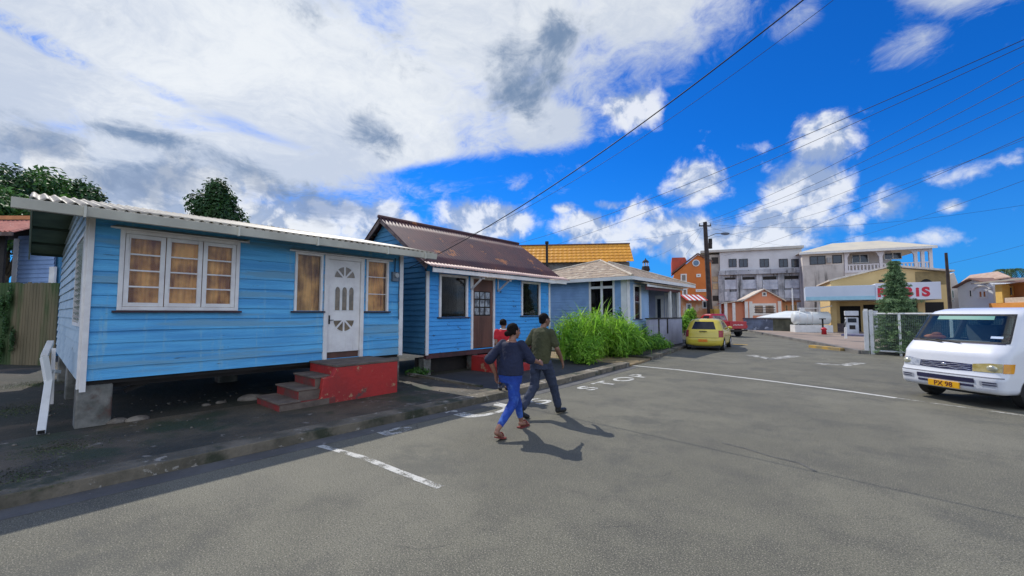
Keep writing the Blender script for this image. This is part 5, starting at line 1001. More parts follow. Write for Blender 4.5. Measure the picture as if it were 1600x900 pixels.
# conifer at the gate
cb = HD(1399, 17.6); ct = thing('conifer_tree', 'tall narrow conifer growing behind the white fence in front of the canopy', 'tree', cb, 0)
Hc = D(1397, 409, 17.6)[2]; mb = MB(); mb.tube([cb, cb+np.array([.02, 0, Hc*.5]), cb+np.array([0, 0, Hc])], [.07, .05, .012], 8); mb.build('trunk', M_bark, ct, smooth=True)
mb = MB(); br = MB(); rr_ = random.Random(5); tiers = 24
for k in range(tiers):
    q = k/(tiers-1); z = .18+(Hc-.25)*q; Rr = (.86*(1-q)**.72+.07)*rr_.uniform(.72, 1.18); nb = 18 if q < .7 else 11
    if q > .93: Rr = .16
    for j in range(nb):
        a = 2*math.pi*(j+rr_.random()*.7)/nb+k*.7; L_ = Rr*rr_.uniform(.6, 1.25); ends = []
        for s in np.linspace(0, 1, 5): ends.append(cb+np.array([math.cos(a)*L_*s, math.sin(a)*L_*s, z+L_*(.22*s-.20*s*s*1.3)+.04*math.sin(s*3)]))
        br.tube(ends, [.010, .008, .006, .004, .003], 4, caps=False)
        for i in range(1, 5): leaves(mb, [(ends[i], (.12*L_+.06, .12*L_+.06, .07))], 34, .055, up=.5, shell=.1, asp=.22)
br.build('branch', M_bark, ct, fixn=False); mb.build('foliage', M_con, ct, fixn=False)
# overgrown bank: fern thicket and long arching grass
rng = np.random.default_rng(21)
bl = []
R0 = random.Random(3)
for i in range(90):
    y = R0.uniform(15.0, 20.8); x = R0.uniform(-9.6, kx(y, .75)); h = (.75+.85*min(1, (-x-6.6)/1.8))*(1.2 if y < 17.5 else .62)
    bl.append((np.array([x, y, h*R0.uniform(.15, .7)]), (R0.uniform(.28, .5), R0.uniform(.3, .5), h*R0.uniform(.22, .42))))
mb = MB(); leaves(mb, bl, 34000, .06, up=.5, shell=.3, asp=.35); tag(mb.build('fern_thicket', M_fern, None, fixn=False), 'dense ferny thicket covering the bank beside the hip roofed house', 'undergrowth', None, 'stuff')
def blades(mb, c, n, L0, L1, spread, w, droop=1.0):
    for i in range(n):
        a = R0.uniform(0, 2*math.pi); r = R0.random()*spread; p = np.array([c[0]+r*math.cos(a), c[1]+r*math.sin(a), c[2]]); a2 = R0.uniform(0, 2*math.pi); L_ = R0.uniform(L0, L1); lean = R0.uniform(.25, .85)*droop; vs = []; k = 6
        dirh = np.array([math.cos(a2), math.sin(a2), 0]); s = np.array([-dirh[1], dirh[0], 0]); el = math.pi/2-lean*.4; q = p.copy()
        for j in range(k+1):
            ww = w*(1-(j/k)**2)*.5+.001; vs += [q-s*ww, q+s*ww]; q = q+(dirh*math.cos(el)+np.array([0, 0, math.sin(el)]))*L_/k; el -= lean*(.55+.35*j/k)
        mb.add(vs, [(2*j, 2*j+1, 2*j+3, 2*j+2) for j in range(k)])
gl_ = [('tall clump of bright arching grass nearest the blue wall', HD(893, 15.6), 300, 2.0), ('bright arching grass clump in front of the hip house door', HD(925, 16.4), 300, 2.15), ('leafy bright clump of arching grass below the hip roof corner', HD(958, 16.6), 260, 1.9), ('shorter bright grass clump nearest the porch', HD(978, 17.2), 220, 1.7), ('low drooping grass clump at the front of the bank beside the driveway', HD(905, 14.6), 200, 1.25)]
for lb, c, n_, h_ in gl_:
    mb = MB(); blades(mb, (c[0], c[1], .12), int(n_*.42), h_*.9, h_*1.3, .6, .055); leaves(mb, [(np.array([c[0], c[1], h_*.5]), (.65, .65, h_*.36)), (np.array([c[0]+.4, c[1]-.3, h_*.3]), (.5, .5, h_*.3))], 3600, .065, up=.8, shell=.2, asp=.32)
    tag(mb.build('long_grass', M_leafb, None, fixn=False), lb, 'grass clump', 'bright grass clumps on the bank')
for lb, px, d, n_, h_, rx in (('bright green leafy shrub in front of the striped awning', 1078, 34, 2600, 1.5, .75), ('small sprawling plant on top of the porch wall end', 1068, 31, 900, 1.1, .5)):
    c = HD(px, d); mb = MB(); leaves(mb, [((c[0]+dx_, c[1], h_*f_), (rx*.6, rx*.6, h_*.3)) for dx_, f_ in ((-.3, .5), (.3, .6), (0, 1.15), (.1, .9), (-.2, .85))], n_, .10, up=.5, shell=.3)
    s_ = thing('shrub', lb, 'shrub', c); mb.build('leaves', M_leafb, s_, fixn=False); mb = MB(); mb.tube([c, c+np.array([0, 0, h_])], [.05, .02], 6); mb.build('stem', M_bark, s_)
# ================================================================ far left: fence, blue shed, red roof
f8 = facade(-60, 13.9, 92, 13.2); vf = thing('board_fence', 'tall weathered vertical board fence with green growth at the far left', 'fence', f8.O, f8.rotz())
mb = MB(); u = 0; M_fb = mat('weathered_boards', (.19, .15, .085), (.12, .10, .055), 2, .9, stretch=(1, 1, .15), c4=(.045, .085, .022), t4=.49, sc4=.8)
while u < f8.L: w_ = random.uniform(.11, .15); mb.fbox(f8, u, u+w_-.012, random.uniform(-.01, .01), .03, .05, 2.72+random.uniform(-.03, .03)); u += w_
mb.build('boards', M_fb, vf)
for z in (.6, 2.2): mb = MB(); mb.fbox(f8, 0, f8.L, -.08, -.02, z, z+.09); mb.build('rail', M_fb, vf)
tag((lambda m_: (leaves(m_, [((*f8.p(f8.loc(x_, 520)[0], .08, 0)[:2], z_), (.35, .06, .45)) for x_, z_ in ((5, 2.0), (12, 1.4), (25, .9), (8, .6), (-10, 1.2), (16, 2.2))], 3000, .035, up=.2, shell=.1), m_)[1])(MB()).build('creeper', M_leafd, None, fixn=False), 'dark creeper climbing the left part of the board fence', 'creeper')
f9 = facade(19, 16.5, 86, 16.0); bs = thing('blue_shed', 'pale blue weatherboard shed with white corner post above the fence', 'shed', f9.O, f9.rotz())
mb = MB(); boards(mb, f9, .15, f9.L-.1, 1.6, f9.loc(50, 368)[1], bh=.17); mb.build('wall', mat('pale_blue_boards', (.26, .38, .60), (.2, .3, .5), 1.5, .7), bs, fixn=False)
for a, b in ((0, .25), (f9.L-.28, f9.L)): mb = MB(); mb.fbox(f9, a, b, -.02, .05, 0, f9.loc(50, 372 if a == 0 else 418)[1]); mb.build('corner_post', M_white, bs)
mb = MB(); mb.fbox(f9, .15, f9.L, -2.5, -.1, 0, 4.2); mb.build('back_wall', M_bluedk, bs)
f10 = facade(-60, 15.6, 44, 15.6); rs = thing('red_roofed_house', 'house corner with faded red tiled roof cut by the left edge', 'house', f10.O, f10.rotz())
zE = f10.loc(20, 366)[1]; zR_ = f10.loc(20, 337)[1]
mb = MB(); O = f10.p(0, .6, zE); V = f10.p(0, -.9, zR_)-O; w_ = np.linalg.norm(V); corrugated(mb, O, f10.U, V/w_, f10.L, w_, per=.18, amp=.03, nv=2); rr0 = mb.build('roof', mat('faded_red_tile', (.55, .20, .14), (.42, .14, .10), 2, .7, c3=(.62, .4, .3), t3=.6), rs, solid=.03, fixn=False)
mb = MB(); mb.beam(O-np.array([0, 0, .1]), O+f10.U*f10.L-np.array([0, 0, .1]), .05, .14); mb.build('fascia', mat('brown_barge'), rr0)
mb = MB(); q = f10.p(0, -1.2, f10.loc(20, 331)[1]); mb.beam(q, q+f10.U*(f10.L-.3), .5, .16); mb.build('upper_roof', mat('orange_tile', (.62, .26, .10), (.5, .2, .08), 3), rr0)
mb = MB(); mb.fbox(f10, 0, f10.loc(6, 400)[0], -.08, -.0, 0, zE); mb.build('wall', M_dark, rs)
mb = MB(); mb.fbox(f10, 0, f10.L-.3, -1.2, -.9, zE, f10.loc(20, 331)[1]-.1); mb.build('gable_wall', M_dark, rs)
# ================================================================ poles and wires
def pole(label, px, d, ptop, lean=0, arm=False, r=.15, pbx=None):
    b = HD(pbx or px, d); top = D(px, ptop, d); t = thing('utility_pole', label, 'utility pole', b)
    mb = MB(); mb.cyl(b-np.array([0, 0, .05]), top, r*1.15, r*.8, 14); mb.build('pole', mat('pole_timber', (.035, .025, .022), (.06, .045, .04), 3, .9), t, smooth=False)
    return t, top
t1, top1 = pole('tall dark timber utility pole with street lamp rising behind the yellow car', 1101.5, 38, 347, pbx=1109, r=.21)
R3 = RT
mb = MB(); mb.beam(top1-np.array([0, 0, .35])-R3*.55, top1-np.array([0, 0, .35])+R3*.55, .1, .1); mb.build('crossarm', M_dark, t1)
for k in (-.5, 0, .5): mb = MB(); mb.cyl(top1+R3*k-np.array([0, 0, .3]), top1+R3*k-np.array([0, 0, .12]), .05, .035, 8); mb.build('insulator', M_conc, t1)
a = D(1104, 371, 38); b = D(1133, 365, 37.5); mb = MB(); mb.tube([a, a+(b-a)*.5+np.array([0, 0, .18]), b], .035, 6); la = mb.build('lamp_arm', mat('arm_grey', (.2, .22, .24)), t1)
mb = MB(); mb.ell(b+R3*.0, (.42, .2, .12), Matrix.Rotation(YAW, 3, 'Z'), 12, 8); mb.build('lamp_head', mat('lamp_grey', (.12, .15, .2)), t1, smooth=True)
for z_, s_ in ((373, .22), (380, .25)): p = D(1106, z_, 38); mb = MB(); mb.cyl(p+R3*.22, p+R3*.22-np.array([0, 0, .5]), .16, n=10); mb.build('transformer_can', M_dark, t1) if z_ == 380 else mb.build('bracket_can', M_dark, t1)
t2, top2 = pole('thinner dark pole standing between the station canopy and the cream house', 1478, 30, 395, r=.105, pbx=1483)
M_wire = mat('wire_black', (.012, .012, .014), rough=.6)
def wire(label, p0, d0, p1, d1, sag, r=.012, end=None):
    a = D(*p0, d0); b = D(*p1, d1) if end is None else np.array(end); n = 28
    pts = [a+(b-a)*t-np.array([0, 0, sag*4*t*(1-t)]) for t in np.linspace(0, 1, n+1)]
    mb = MB(); mb.tube(pts, r*.78, 5, caps=False); tag(mb.build('overhead_wire', M_wire, None, smooth=True), label, 'wire', 'overhead wires')
wire('thickest twisted service cable dropping from top centre to the rusty roof', (1330, -60), 5.2, (640, 418), 11.5, .35, .013)
wire('thin wire running just below the thick service cable to the rusty roof', (1380, -60), 6.5, (690, 385), 14, .5, .006)
wire('uppermost wire of the right-hand bundle passing over to the yellow roof', (1720, 8), 11, (800, 383), 40, .6, .016)
wire('second wire of the right-hand bundle close under the uppermost one', (1720, 16), 11.5, (850, 388), 40, .5, .014)
T = top1-np.array([0, 0, .15])
wire('wire from the pole top crossing the tall cloud, third from the top at right', (1720, 30), 12, None, 0, .5, .013, T-R3*.5)
wire('wire from the pole top meeting the right edge just under the bundle', (1720, 58), 12, None, 0, .7, .013, T)
wire('wire from the pole top, fifth from the top at the right edge', (1720, 92), 12, None, 0, .6, .012, T+R3*.5)
wire('thin slack wire from the pole, sixth from the top at the right edge', (1720, 112), 13, (1103, 360), 38, 1.0, .010)
wire('wire from the pole side, meeting the right edge beside the faint cloud', (1720, 170), 14, (1104, 372), 38, .7, .010)
wire('lower long wire sweeping from the right edge behind the apartment roof', (1720, 160), 13, (1130, 400), 50, .5, .013)
wire('wire sloping from the right edge down to the arcaded building roof', (1720, 236), 16, (1290, 381), 48, .4, .012)
wire('nearly level faint wire running from the pole towards the right edge', (1720, 300), 20, (1105, 350), 38, .9, .009)
wire('thin wire crossing low over the right-hand houses', (1720, 345), 24, (1483, 412), 30, .15, .010)
wire('stay wire slanting left from the tall pole to the orange roof', (1100, 352), 38, (1062, 410), 50, .2, .010)
wire('thin wire dropping from the tall pole behind the hip roof', (1101, 350), 38, (1012, 404), 42, .5, .010)
wire('thin wire from the tall pole toward the yellow roof end', (1101, 356), 38, (905, 378), 40, .4, .010)
wire('thin wire from the tall pole over the grey block roof', (1101, 352), 38, (1270, 388), 55, .5, .010)
# ================================================================ vehicles
class Shell:
    """plan outlines stacked by height: zs, f (front x), b (rear x), w (half width), r (corner radius)"""
    def __init__(s, lev, bow=.05, bowb=.05, rb=None): s.l = np.array(lev, float); s.bow = bow; s.bowb = bowb; s.rb = rb
    def at(s, z): return [float(np.interp(z, s.l[:, 0], s.l[:, k])) for k in range(1, 5)]
    def P(s, z, i):
        f, b, w, r = s.at(z); sg = 1 if i >= 0 else -1; i = abs(i); rb = s.rb or r; k1 = ((w-r)/w)**2*s.bow; k2 = ((w-rb)/w)**2*s.bowb
        if i <= 8: y = (w-r)*i/8; x = f-s.bow*(y/w)**2
        elif i <= 16: t = (i-8)/8*math.pi/2; y = w-r+r*math.sin(t); x = f-k1-r+r*math.cos(t)
        elif i <= 40: x0 = f-k1-r; x1 = b+k2+rb; x = x0+(x1-x0)*(i-16)/24; y = w
        elif i <= 48: t = (i-40)/8*math.pi/2; y = w-rb+rb*math.cos(t); x = b+k2+rb-rb*math.sin(t)
        else: y = (w-rb)*(56-i)/8; x = b+s.bowb*(y/w)**2
        return np.array([x, sg*y, z])
    def nrm(s, z, i, e=.3):
        a = s.P(z, i+e)-s.P(z, i-e) if abs(i) > e else s.P(z, e)-s.P(z, -e); dz = .012
        b = s.P(z+dz, i)-s.P(z-dz, i); n = np.cross(a, b); n /= np.linalg.norm(n)+1e-9; c = s.P(z, i); 
        return n if np.dot(n[:2], c[:2]-np.array([(s.at(z)[0]+s.at(z)[1])/2, 0])) > 0 else -n
    def shell(s, mb, zs, hole=lambda i, z: False, off=0.0, top=True, bottom=True):
        ii = list(np.arange(-56, 56, 1.0)); n = len(ii); vs = []
        for z in zs:
            for i in ii:
                p = s.P(z, i); 
                if off: p = p+s.nrm(z, i)*off
                vs.append(p)
        fs = []
        for k in range(len(zs)-1):
            for j in range(n):
                if hole(ii[j]+.5, (zs[k]+zs[k+1])/2): continue
                fs.append((k*n+j, k*n+(j+1) % n, (k+1)*n+(j+1) % n, (k+1)*n+j))
        if top: fs.append(tuple(range((len(zs)-1)*n, len(zs)*n)))
        if bottom: fs.append(tuple(range(n))[::-1])
        mb.add(vs, fs)
    def patch(s, mb, i0, i1, z0, z1, off=.004, n=10, m=6, th=.0):
        z0f = z0 if callable(z0) else (lambda t: z0); z1f = z1 if callable(z1) else (lambda t: z1); vs = []
        for a in range(n+1):
            t = a/n; i = i0+(i1-i0)*t
            for b in range(m+1):
                z = z0f(t)+(z1f(t)-z0f(t))*b/m; vs.append(s.P(z, i)+s.nrm(z, i)*off)
        mb.add(vs, [(a*(m+1)+b, (a+1)*(m+1)+b, (a+1)*(m+1)+b+1, a*(m+1)+b+1) for a in range(n) for b in range(m)])
def place(t):
    M = t.matrix_basis
    def go(mb, name, mt, parent=None, **k): 
        o = mb.build(name, mt, parent or t, local=True, **k); return o
    return go
def wheel(go, t, x, y, r, w, hub, side):
    mb = MB(); s = 1 if side > 0 else -1; mb.tube([(x, y-w/2, r), (x, y-w/2+.02, r), (x, y+w/2-.02, r), (x, y+w/2, r)], [r-.02, r, r, r-.02], 28); wh = go(mb, 'wheel', M_black, smooth=False)
    mb = MB(); mb.tube([(x, y+s*w/2, r), (x, y+s*(w/2+.012), r)], [r*.62, r*.58], 24); go(mb, 'rim', hub, wh)
# -- white van
M_vw = mat('van_white', (.72, .73, .76), (.66, .67, .71), .6, .28, coat=.5)
M_chr = mat('chrome_grey', (.55, .55, .60), rough=.25, metal=.7); M_navy = mat('navy_plastic', (.02, .02, .06), (.03, .03, .08), 4, .4)
cf = CP+FW*9.2+RT*8.62; cf = np.array([CP[0]+(-.653)*9.15+.757*8.36, CP[1]+.757*9.15+.653*8.36, 0])
fwh = np.array([-math.sin(YAW), math.cos(YAW), 0]); across = -fwh*.988+RT*.152; across /= np.linalg.norm(across)   # from far corner to near corner
hd = np.array([across[1], -across[0], 0]); hd = hd if np.dot(hd, RT) < 0 else -hd                                   # heading of the van
vc = cf+across*.88
van = thing('van', 'white minibus with orange PX plate driving in at the right edge', 'van', (vc[0], vc[1], 0), math.atan2(hd[1], hd[0])); go = place(van)
VS = Shell([(.28, -.06, -4.55, .82, .12), (.34, -.02, -4.6, .855, .14), (.56, .0, -4.62, .86, .16), (.62, -.03, -4.62, .86, .18), (.70, -.05, -4.62, .86, .20), (.98, -.10, -4.6, .86, .22), (1.10, -.20, -4.6, .855, .24), (1.20, -.30, -4.58, .845, .24), (1.70, -.62, -4.5, .765, .22), (1.78, -.72, -4.45, .73, .24), (1.83, -.88, -4.35, .66, .26), (1.855, -1.15, -4.1, .5, .2)], bow=.07)
zs = sorted(set([.28, .31, .34, .38, .43, .5, .56, .6, .62, .66, .7, .78, .86, .92, .98, 1.04, 1.1, 1.15, 1.2, 1.26, 1.33, 1.41, 1.5, 1.58, 1.64, 1.70, 1.74, 1.78, 1.805, 1.83, 1.845, 1.855]))
wsz = (1.20, 1.70); 
def vh(i, z): return (wsz[0] < z < wsz[1] and abs(i) < 12) or (1.20 < z < 1.64 and (17 < abs(i) < 22 or 23 < abs(i) < 30 or 31 < abs(i) < 38))
mb = MB(); VS.shell(mb, zs, vh); go(mb, 'body', M_vw, smooth=True, solid=0)
mb = MB(); VS.shell(mb, zs, vh, off=-.035); go(mb, 'lining', mat('van_lining', (.30, .31, .30), rough=.8), smooth=True)
GV = glass('van_glass', (.66, .76, .74), .06, .6)
mb = MB(); VS.patch(mb, -12, 12, wsz[0], wsz[1], .004, 28, 10); wsd = go(mb, 'windscreen', GV, smooth=True, fixn=False)
mb = MB()
def seal(mb, i0, i1, z0, z1, w=.022, off=.007):
    VS.patch(mb, i0, i1, z0-w, z0+w*.3, off, 24, 1); VS.patch(mb, i0, i1, z1-w*.3, z1+w, off, 24, 1); VS.patch(mb, i0-.45, i0+.15, z0-w, z1+w, off, 1, 10); VS.patch(mb, i1-.15, i1+.45, z0-w, z1+w, off, 1, 10)
seal(mb, -12, 12, *wsz); go(mb, 'windscreen_seal', M_black, wsd, fixn=False)
mb = MB(); VS.patch(mb, -6.5, 6.8, 1.615, 1.685, .008, 16, 2); go(mb, 'sun_strip', mat('green_sun_strip', (.0, .24, .20), (.0, .20, .16), 2, .5), wsd, fixn=False)
mb = MB(); VS.patch(mb, 7.2, 10.2, 1.27, 1.31, .008, 6, 2); go(mb, 'sticker', mat('pale_sticker', (.5, .6, .75)), wsd, fixn=False)
for s in (1, -1):
    for a, b, nm in ((17, 22, 'door_window'), (23, 30, 'side_window'), (31, 38, 'side_window')):
        mb = MB(); VS.patch(mb, s*a, s*b, 1.20, 1.64, .003, 6, 6); go(mb, nm, GV, smooth=True, fixn=False)
mb = MB(); mb.box(-1.0, -.42, -.76, .76, 1.0, 1.19); go(mb, 'dashboard', mat('dash_grey', (.16, .17, .17)), bevel=.03)
for y in (-.42, .42): mb = MB(); mb.box(-1.75, -1.25, y-.26, y+.26, .6, .95); mb.box(-1.85, -1.65, y-.26, y+.26, .9, 1.5); mb.ell((-1.77, y, 1.58), (.06, .14, .09)); go(mb, 'seat', mat('seat_fabric', (.20, .21, .22)), bevel=.03)
mb = MB(); mb.box(-4.4, -.8, -.78, .78, .3, .5); go(mb, 'floor', M_interior)
sy = -.45 if False else .40
mb = MB(); cc_ = np.array([-1.0, sy, 1.18]); mb.tube([cc_+np.array([.06*math.sin(t), .18*math.cos(t), .16*math.sin(t)]) for t in np.linspace(0, 2*math.pi, 20)], .014, 6); go(mb, 'steering_wheel', M_black)
mb = MB(); mb.ell((-.56, -.50, 1.25), (.08, .20, .055)); mb.ell((-.56, -.46, 1.30), (.06, .09, .05)); go(mb, 'dashboard_cloth', mat('orange_cloth', (.75, .25, .12), (.6, .16, .08), 6), smooth=True)
mb = MB(); mb.box(-.8, -.45, -.35, .25, 1.191, 1.20); go(mb, 'dashboard_paper', M_white2)
# lamps, grille, bumper
for s in (1, -1):
    mb = MB(); VS.patch(mb, s*5.3, s*12.2, lambda t: .665+.01*t, lambda t: .80+.03*min(1, t*2.5), .008, 12, 4); hl = go(mb, 'headlight', mat('headlight_lens', (.36, .27, .05), (.50, .40, .14), 9, .12, spec=.8) if s > 0 else mat('clear_lens', (.30, .33, .40), (.5, .52, .56), 14, .12, spec=.8), smooth=True, fixn=False)
    mb = MB(); VS.patch(mb, s*12.4, s*16.2, .665, .83, .010, 6, 4); go(mb, 'indicator', mat('amber_lens', (.75, .33, .02), (.62, .26, .02), 8, .15), smooth=True, fixn=False)
    mb = MB(); q = VS.P(.74, s*9); nn = VS.nrm(.74, s*9); mb.ell(q+nn*.002, (.03, .085, .06), None, 14, 8); go(mb, 'reflector', mat('lamp_reflector', (.62, .60, .45), rough=.12, metal=.5), hl, smooth=True)
    mb = MB()
    VS.patch(mb, s*6.2, s*10.5, .42, .50, .006, 6, 2); go(mb, 'bumper_recess', mat('shaded_white', (.45, .46, .5)), fixn=False)  # recess shade put into a greyer copy of the van white
    for z in (.435, .475): mb = MB(); VS.patch(mb, s*6.6, s*10.1, z, z+.018, .009, 6, 1); go(mb, 'vent_slot', M_navy, fixn=False)
mb = MB(); VS.patch(mb, -5.2, 5.2, lambda t: .655+.012*abs(t-.5)*2, lambda t: .80-.01*abs(2*t-1), .007, 20, 4); gr_ = go(mb, 'grille', M_navy, fixn=False)
mb = MB()
for k in range(3):
    z = .685+k*.036; vs = []
    for i in np.linspace(-5.0, 5.0, 41): zz0 = z+.008*math.sin(i*2.2+k*1.6); vs += [VS.P(zz0, i)+VS.nrm(zz0, i)*.014, VS.P(zz0+.013, i)+VS.nrm(zz0, i)*.014]
    b = MB(); b.add(vs, [(2*j, 2*j+2, 2*j+3, 2*j+1) for j in range(40)]); go(b, 'grille_bar', M_chr, gr_, fixn=False)
mb = MB(); mb.ell(VS.P(.745, 0)+np.array([.02, 0, 0]), (.012, .045, .03)); go(mb, 'emblem', M_chr, gr_, smooth=True)
for z0_, z1_, i_ in ((.45, .535, 5.4), (.375, .42, 5.2)): mb = MB(); VS.patch(mb, -i_, i_, z0_, z1_, .006, 20, 2); go(mb, 'bumper_intake', M_navy, fixn=False)
mb = MB(); VS.patch(mb, -13.5, 13.5, .565, .582, .004, 26, 1); go(mb, 'bumper_gap', mat('gap_grey', (.16, .16, .18)), fixn=False)
px0 = VS.P(.38, 0)[0]+.012; mb = MB(); mb.box(px0-.01, px0+.012, -.26, .26, .305, .425); pl = go(mb, 'number_plate', mat('plate_yellow', (.80, .42, .01), (.76, .38, .01), rough=.4), bevel=.004)
fpl = Fr((px0+.012, -.26, .0), (0, 1, 0), (1, 0, 0)); tmb = text_mb('PX 98', fpl, 0, .325, .125, .001, .003, 1.0, bold=.002); ys = [v[1] for v in tmb.v]; dy = -(max(ys)+min(ys))/2; tmb.v = [(v[0], v[1]+dy, v[2]) for v in tmb.v]; go(tmb, 'plate_letters', mat('plate_maroon', (.12, .01, .015)), pl, fixn=False)
for s in (1, -1):
    for y in (.0,): 
        p0 = VS.P(1.17, s*2)+np.array([.03, 0, 0]); p1 = VS.P(1.215, s*2-6)+np.array([.02, 0, 0.0]); mb = MB(); mb.tube([p0, p1], .010, 6); go(mb, 'wiper', M_black)
mb = MB(); VS.patch(mb, -11.4, 11.4, 1.165, 1.188, .005, 24, 1); go(mb, 'cowl', M_navy, fixn=False)
for x in (-.80, -3.45):
    for s in (1, -1): wheel(go, van, x, s*.76, .31, .19, M_chr, s)
    for s in (1, -1):
        mb = MB(); mb.add([(x+.37*math.cos(a), s*(.866), .26+.37*max(0, math.sin(a))) for a in np.linspace(0, math.pi, 18)]+[(x, s*.866, .24)], [(i, i+1, 18) for i in range(17)]); go(mb, 'wheel_arch', M_interior, fixn=False)
mb = MB(); mb.box(-4.4, -.35, -.60, .60, .20, .32); go(mb, 'underbody', M_black)
for s in (1,) if False else ():
    q = VS.P(1.28, s*17); mb = MB(); mb.beam(q, q+np.array([.12, s*.12, .03]), .03, .03); mb.ell(q+np.array([.15, s*.17, .06]), (.05, .09, .13)); go(mb, 'mirror', M_navy, smooth=True)
# driver
dv_ = thing('person', 'van driver in dark red shirt with an arm resting at the side window', 'person', van.location, van.rotation_euler[2])
mb = MB(); y0 = .43; mb.loft([(-1.55, y0, .92, .14, .19), (-1.52, y0, 1.12, .13, .20), (-1.50, y0, 1.32, .11, .20), (-1.48, y0, 1.40, .07, .10)], 16); mb.ell((-1.44, y0, 1.56), (.10, .078, .12)); mb.caps((-1.47, y0, 1.38), .05, (-1.45, y0, 1.5), .05); mb.ell((-1.34, y0, 1.55), (.02, .014, .02))
for s in (1, -1): mb.caps((-1.48, y0+s*.19, 1.32), .055, (-1.30, y0+s*.25, 1.12), .045); mb.caps((-1.30, y0+s*.25, 1.12), .042, (-1.05, y0+s*.13, 1.22), .03); mb.ell((-1.02, y0+s*.12, 1.23), (.045, .03, .035))
mb.build('body', mat('skin_brown', (.20, .10, .06), (.17, .08, .05), 6, .5), dv_, local=True, remesh=.009)
mb = MB(); mb.loft([(-1.55, y0, .90, .155, .205), (-1.52, y0, 1.12, .145, .215), (-1.50, y0, 1.32, .125, .215), (-1.49, y0, 1.385, .08, .12)], 16)
for s in (1, -1): mb.caps((-1.48, y0+s*.19, 1.31), .07, (-1.37, y0+s*.225, 1.20), .062)
mb.build('shirt', mat('dark_red_shirt', (.16, .02, .03)), dv_, local=True, remesh=.012); mb = MB(); mb.ell((-1.46, y0, 1.60), (.105, .085, .10)); mb.build('hair', M_black, dv_, local=True, smooth=True)
# -- yellow car
az = YAW-math.atan((1237-800)/F); hdc = np.array([-math.sin(az), math.cos(az), 0]); rc = HD(1096, 19.6)
ycx = thing('car', 'small yellow hatchback seen from behind, parked by the left kerb', 'car', (rc[0], rc[1], 0), math.atan2(hdc[1], hdc[0])); go = place(ycx)
YS = Shell([(.20, 3.50, .08, .76, .2), (.30, 3.58, .0, .815, .2), (.52, 3.60, .0, .83, .2), (.60, 3.55, .07, .83, .22), (.86, 3.35, .12, .825, .22), (.95, 2.95, .16, .81, .22), (1.32, 2.1, .42, .685, .2), (1.42, 1.85, .56, .60, .2), (1.48, 1.5, .9, .42, .2)], bow=.15, bowb=.12, rb=.34)
M_yc = mat('car_yellow', (.62, .50, .06), (.56, .44, .05), .8, .25, coat=.6)
zs = [.2, .25, .3, .38, .46, .52, .56, .6, .68, .78, .86, .9, .95, 1.03, 1.12, 1.22, 1.3, 1.35, 1.38, 1.42, 1.455, 1.48]
mb = MB(); YS.shell(mb, zs); go(mb, 'body', M_yc, smooth=True)
GD = mat('tinted_car_glass', (.010, .012, .022), (.02, .022, .035), 1, .12, spec=.35)
mb = MB(); YS.patch(mb, 47, 56, .98, 1.33, .006, 8, 6); YS.patch(mb, -56, -47, .98, 1.33, .006, 8, 6); go(mb, 'rear_window', GD, smooth=True, fixn=False)
for s in (1, -1):
    for a, b in ((20, 29.3), (30, 37.5)): mb = MB(); YS.patch(mb, s*a, s*b, .97, lambda t, a=a: (1.32 if a > 25 else 1.05+.27*min(1, t*2.2)), .006, 8, 6); go(mb, 'side_window', GD, smooth=True, fixn=False)
    mb = MB(); YS.patch(mb, s*41.5, s*45.5, .62, .93, .008, 5, 5); go(mb, 'tail_light', mat('tail_red', (.35, .03, .03), rough=.2), smooth=True, fixn=False)
    q = YS.P(1.0, s*18.5); mb = MB(); mb.ell(q+np.array([0, s*.10, .02]), (.07, .10, .07)); go(mb, 'mirror', M_yc, smooth=True)
mb = MB(); YS.patch(mb, -8.0, 8.0, .96, 1.33, .006, 12, 5); go(mb, 'windscreen', GD, smooth=True, fixn=False)
mb = MB(); mb.box(-.012, .01, -.20, .20, .40, .52); go(mb, 'number_plate', mat('plate_red_orange', (.75, .14, .02), (.7, .3, .02), 18))
mb = MB(); mb.box(.045, .08, -.17, .17, .87, .90); go(mb, 'handle', M_black); mb = MB(); YS.patch(mb, 45.5, 56, .585, .6, .004, 8, 1); YS.patch(mb, -56, -45.5, .585, .6, .004, 8, 1); go(mb, 'bumper_gap', M_dark, fixn=False)
mb = MB(); mb.box(.1, 3.4, -.70, .70, .13, .25); go(mb, 'underbody', M_black)
for x in (.62, 2.95):
    for s in (1, -1): wheel(go, ycx, x, s*.745, .285, .18, M_chr, s); mb = MB(); mb.add([(x+.34*math.cos(a), s*.838, .26+.34*max(0, math.sin(a))) for a in np.linspace(0, math.pi, 18)]+[(x, s*.838, .24)], [(i, i+1, 18) for i in range(17)]); go(mb, 'wheel_arch', M_interior, fixn=False)
# -- red pickup
az = YAW+R(17-26); rc = HD(1151, 30.5); az = YAW+R(14); hdc = np.array([-math.sin(az), math.cos(az), 0])
trk = thing('pickup_truck', 'red pickup truck parked ahead of the yellow car', 'pickup truck', (rc[0], rc[1], 0), math.atan2(hdc[1], hdc[0])); go = place(trk)
M_rt = mat('truck_red', (.42, .012, .02), (.36, .012, .018), 1, .3, coat=.4)
TS = Shell([(.45, 4.55, 1.75, .76, .12), (.60, 4.7, 1.72, .80, .14), (.98, 4.6, 1.72, .80, .16), (1.08, 3.9, 1.75, .79, .14), (1.15, 3.55, 1.78, .77, .12), (1.60, 2.95, 1.92, .68, .12), (1.68, 2.7, 2.05, .6, .14)], bow=.08, bowb=.02)
mb = MB(); TS.shell(mb, [.45, .52, .6, .75, .9, .98, 1.03, 1.08, 1.12, 1.15, 1.3, 1.45, 1.6, 1.64, 1.68]); go(mb, 'cab', M_rt, smooth=True)
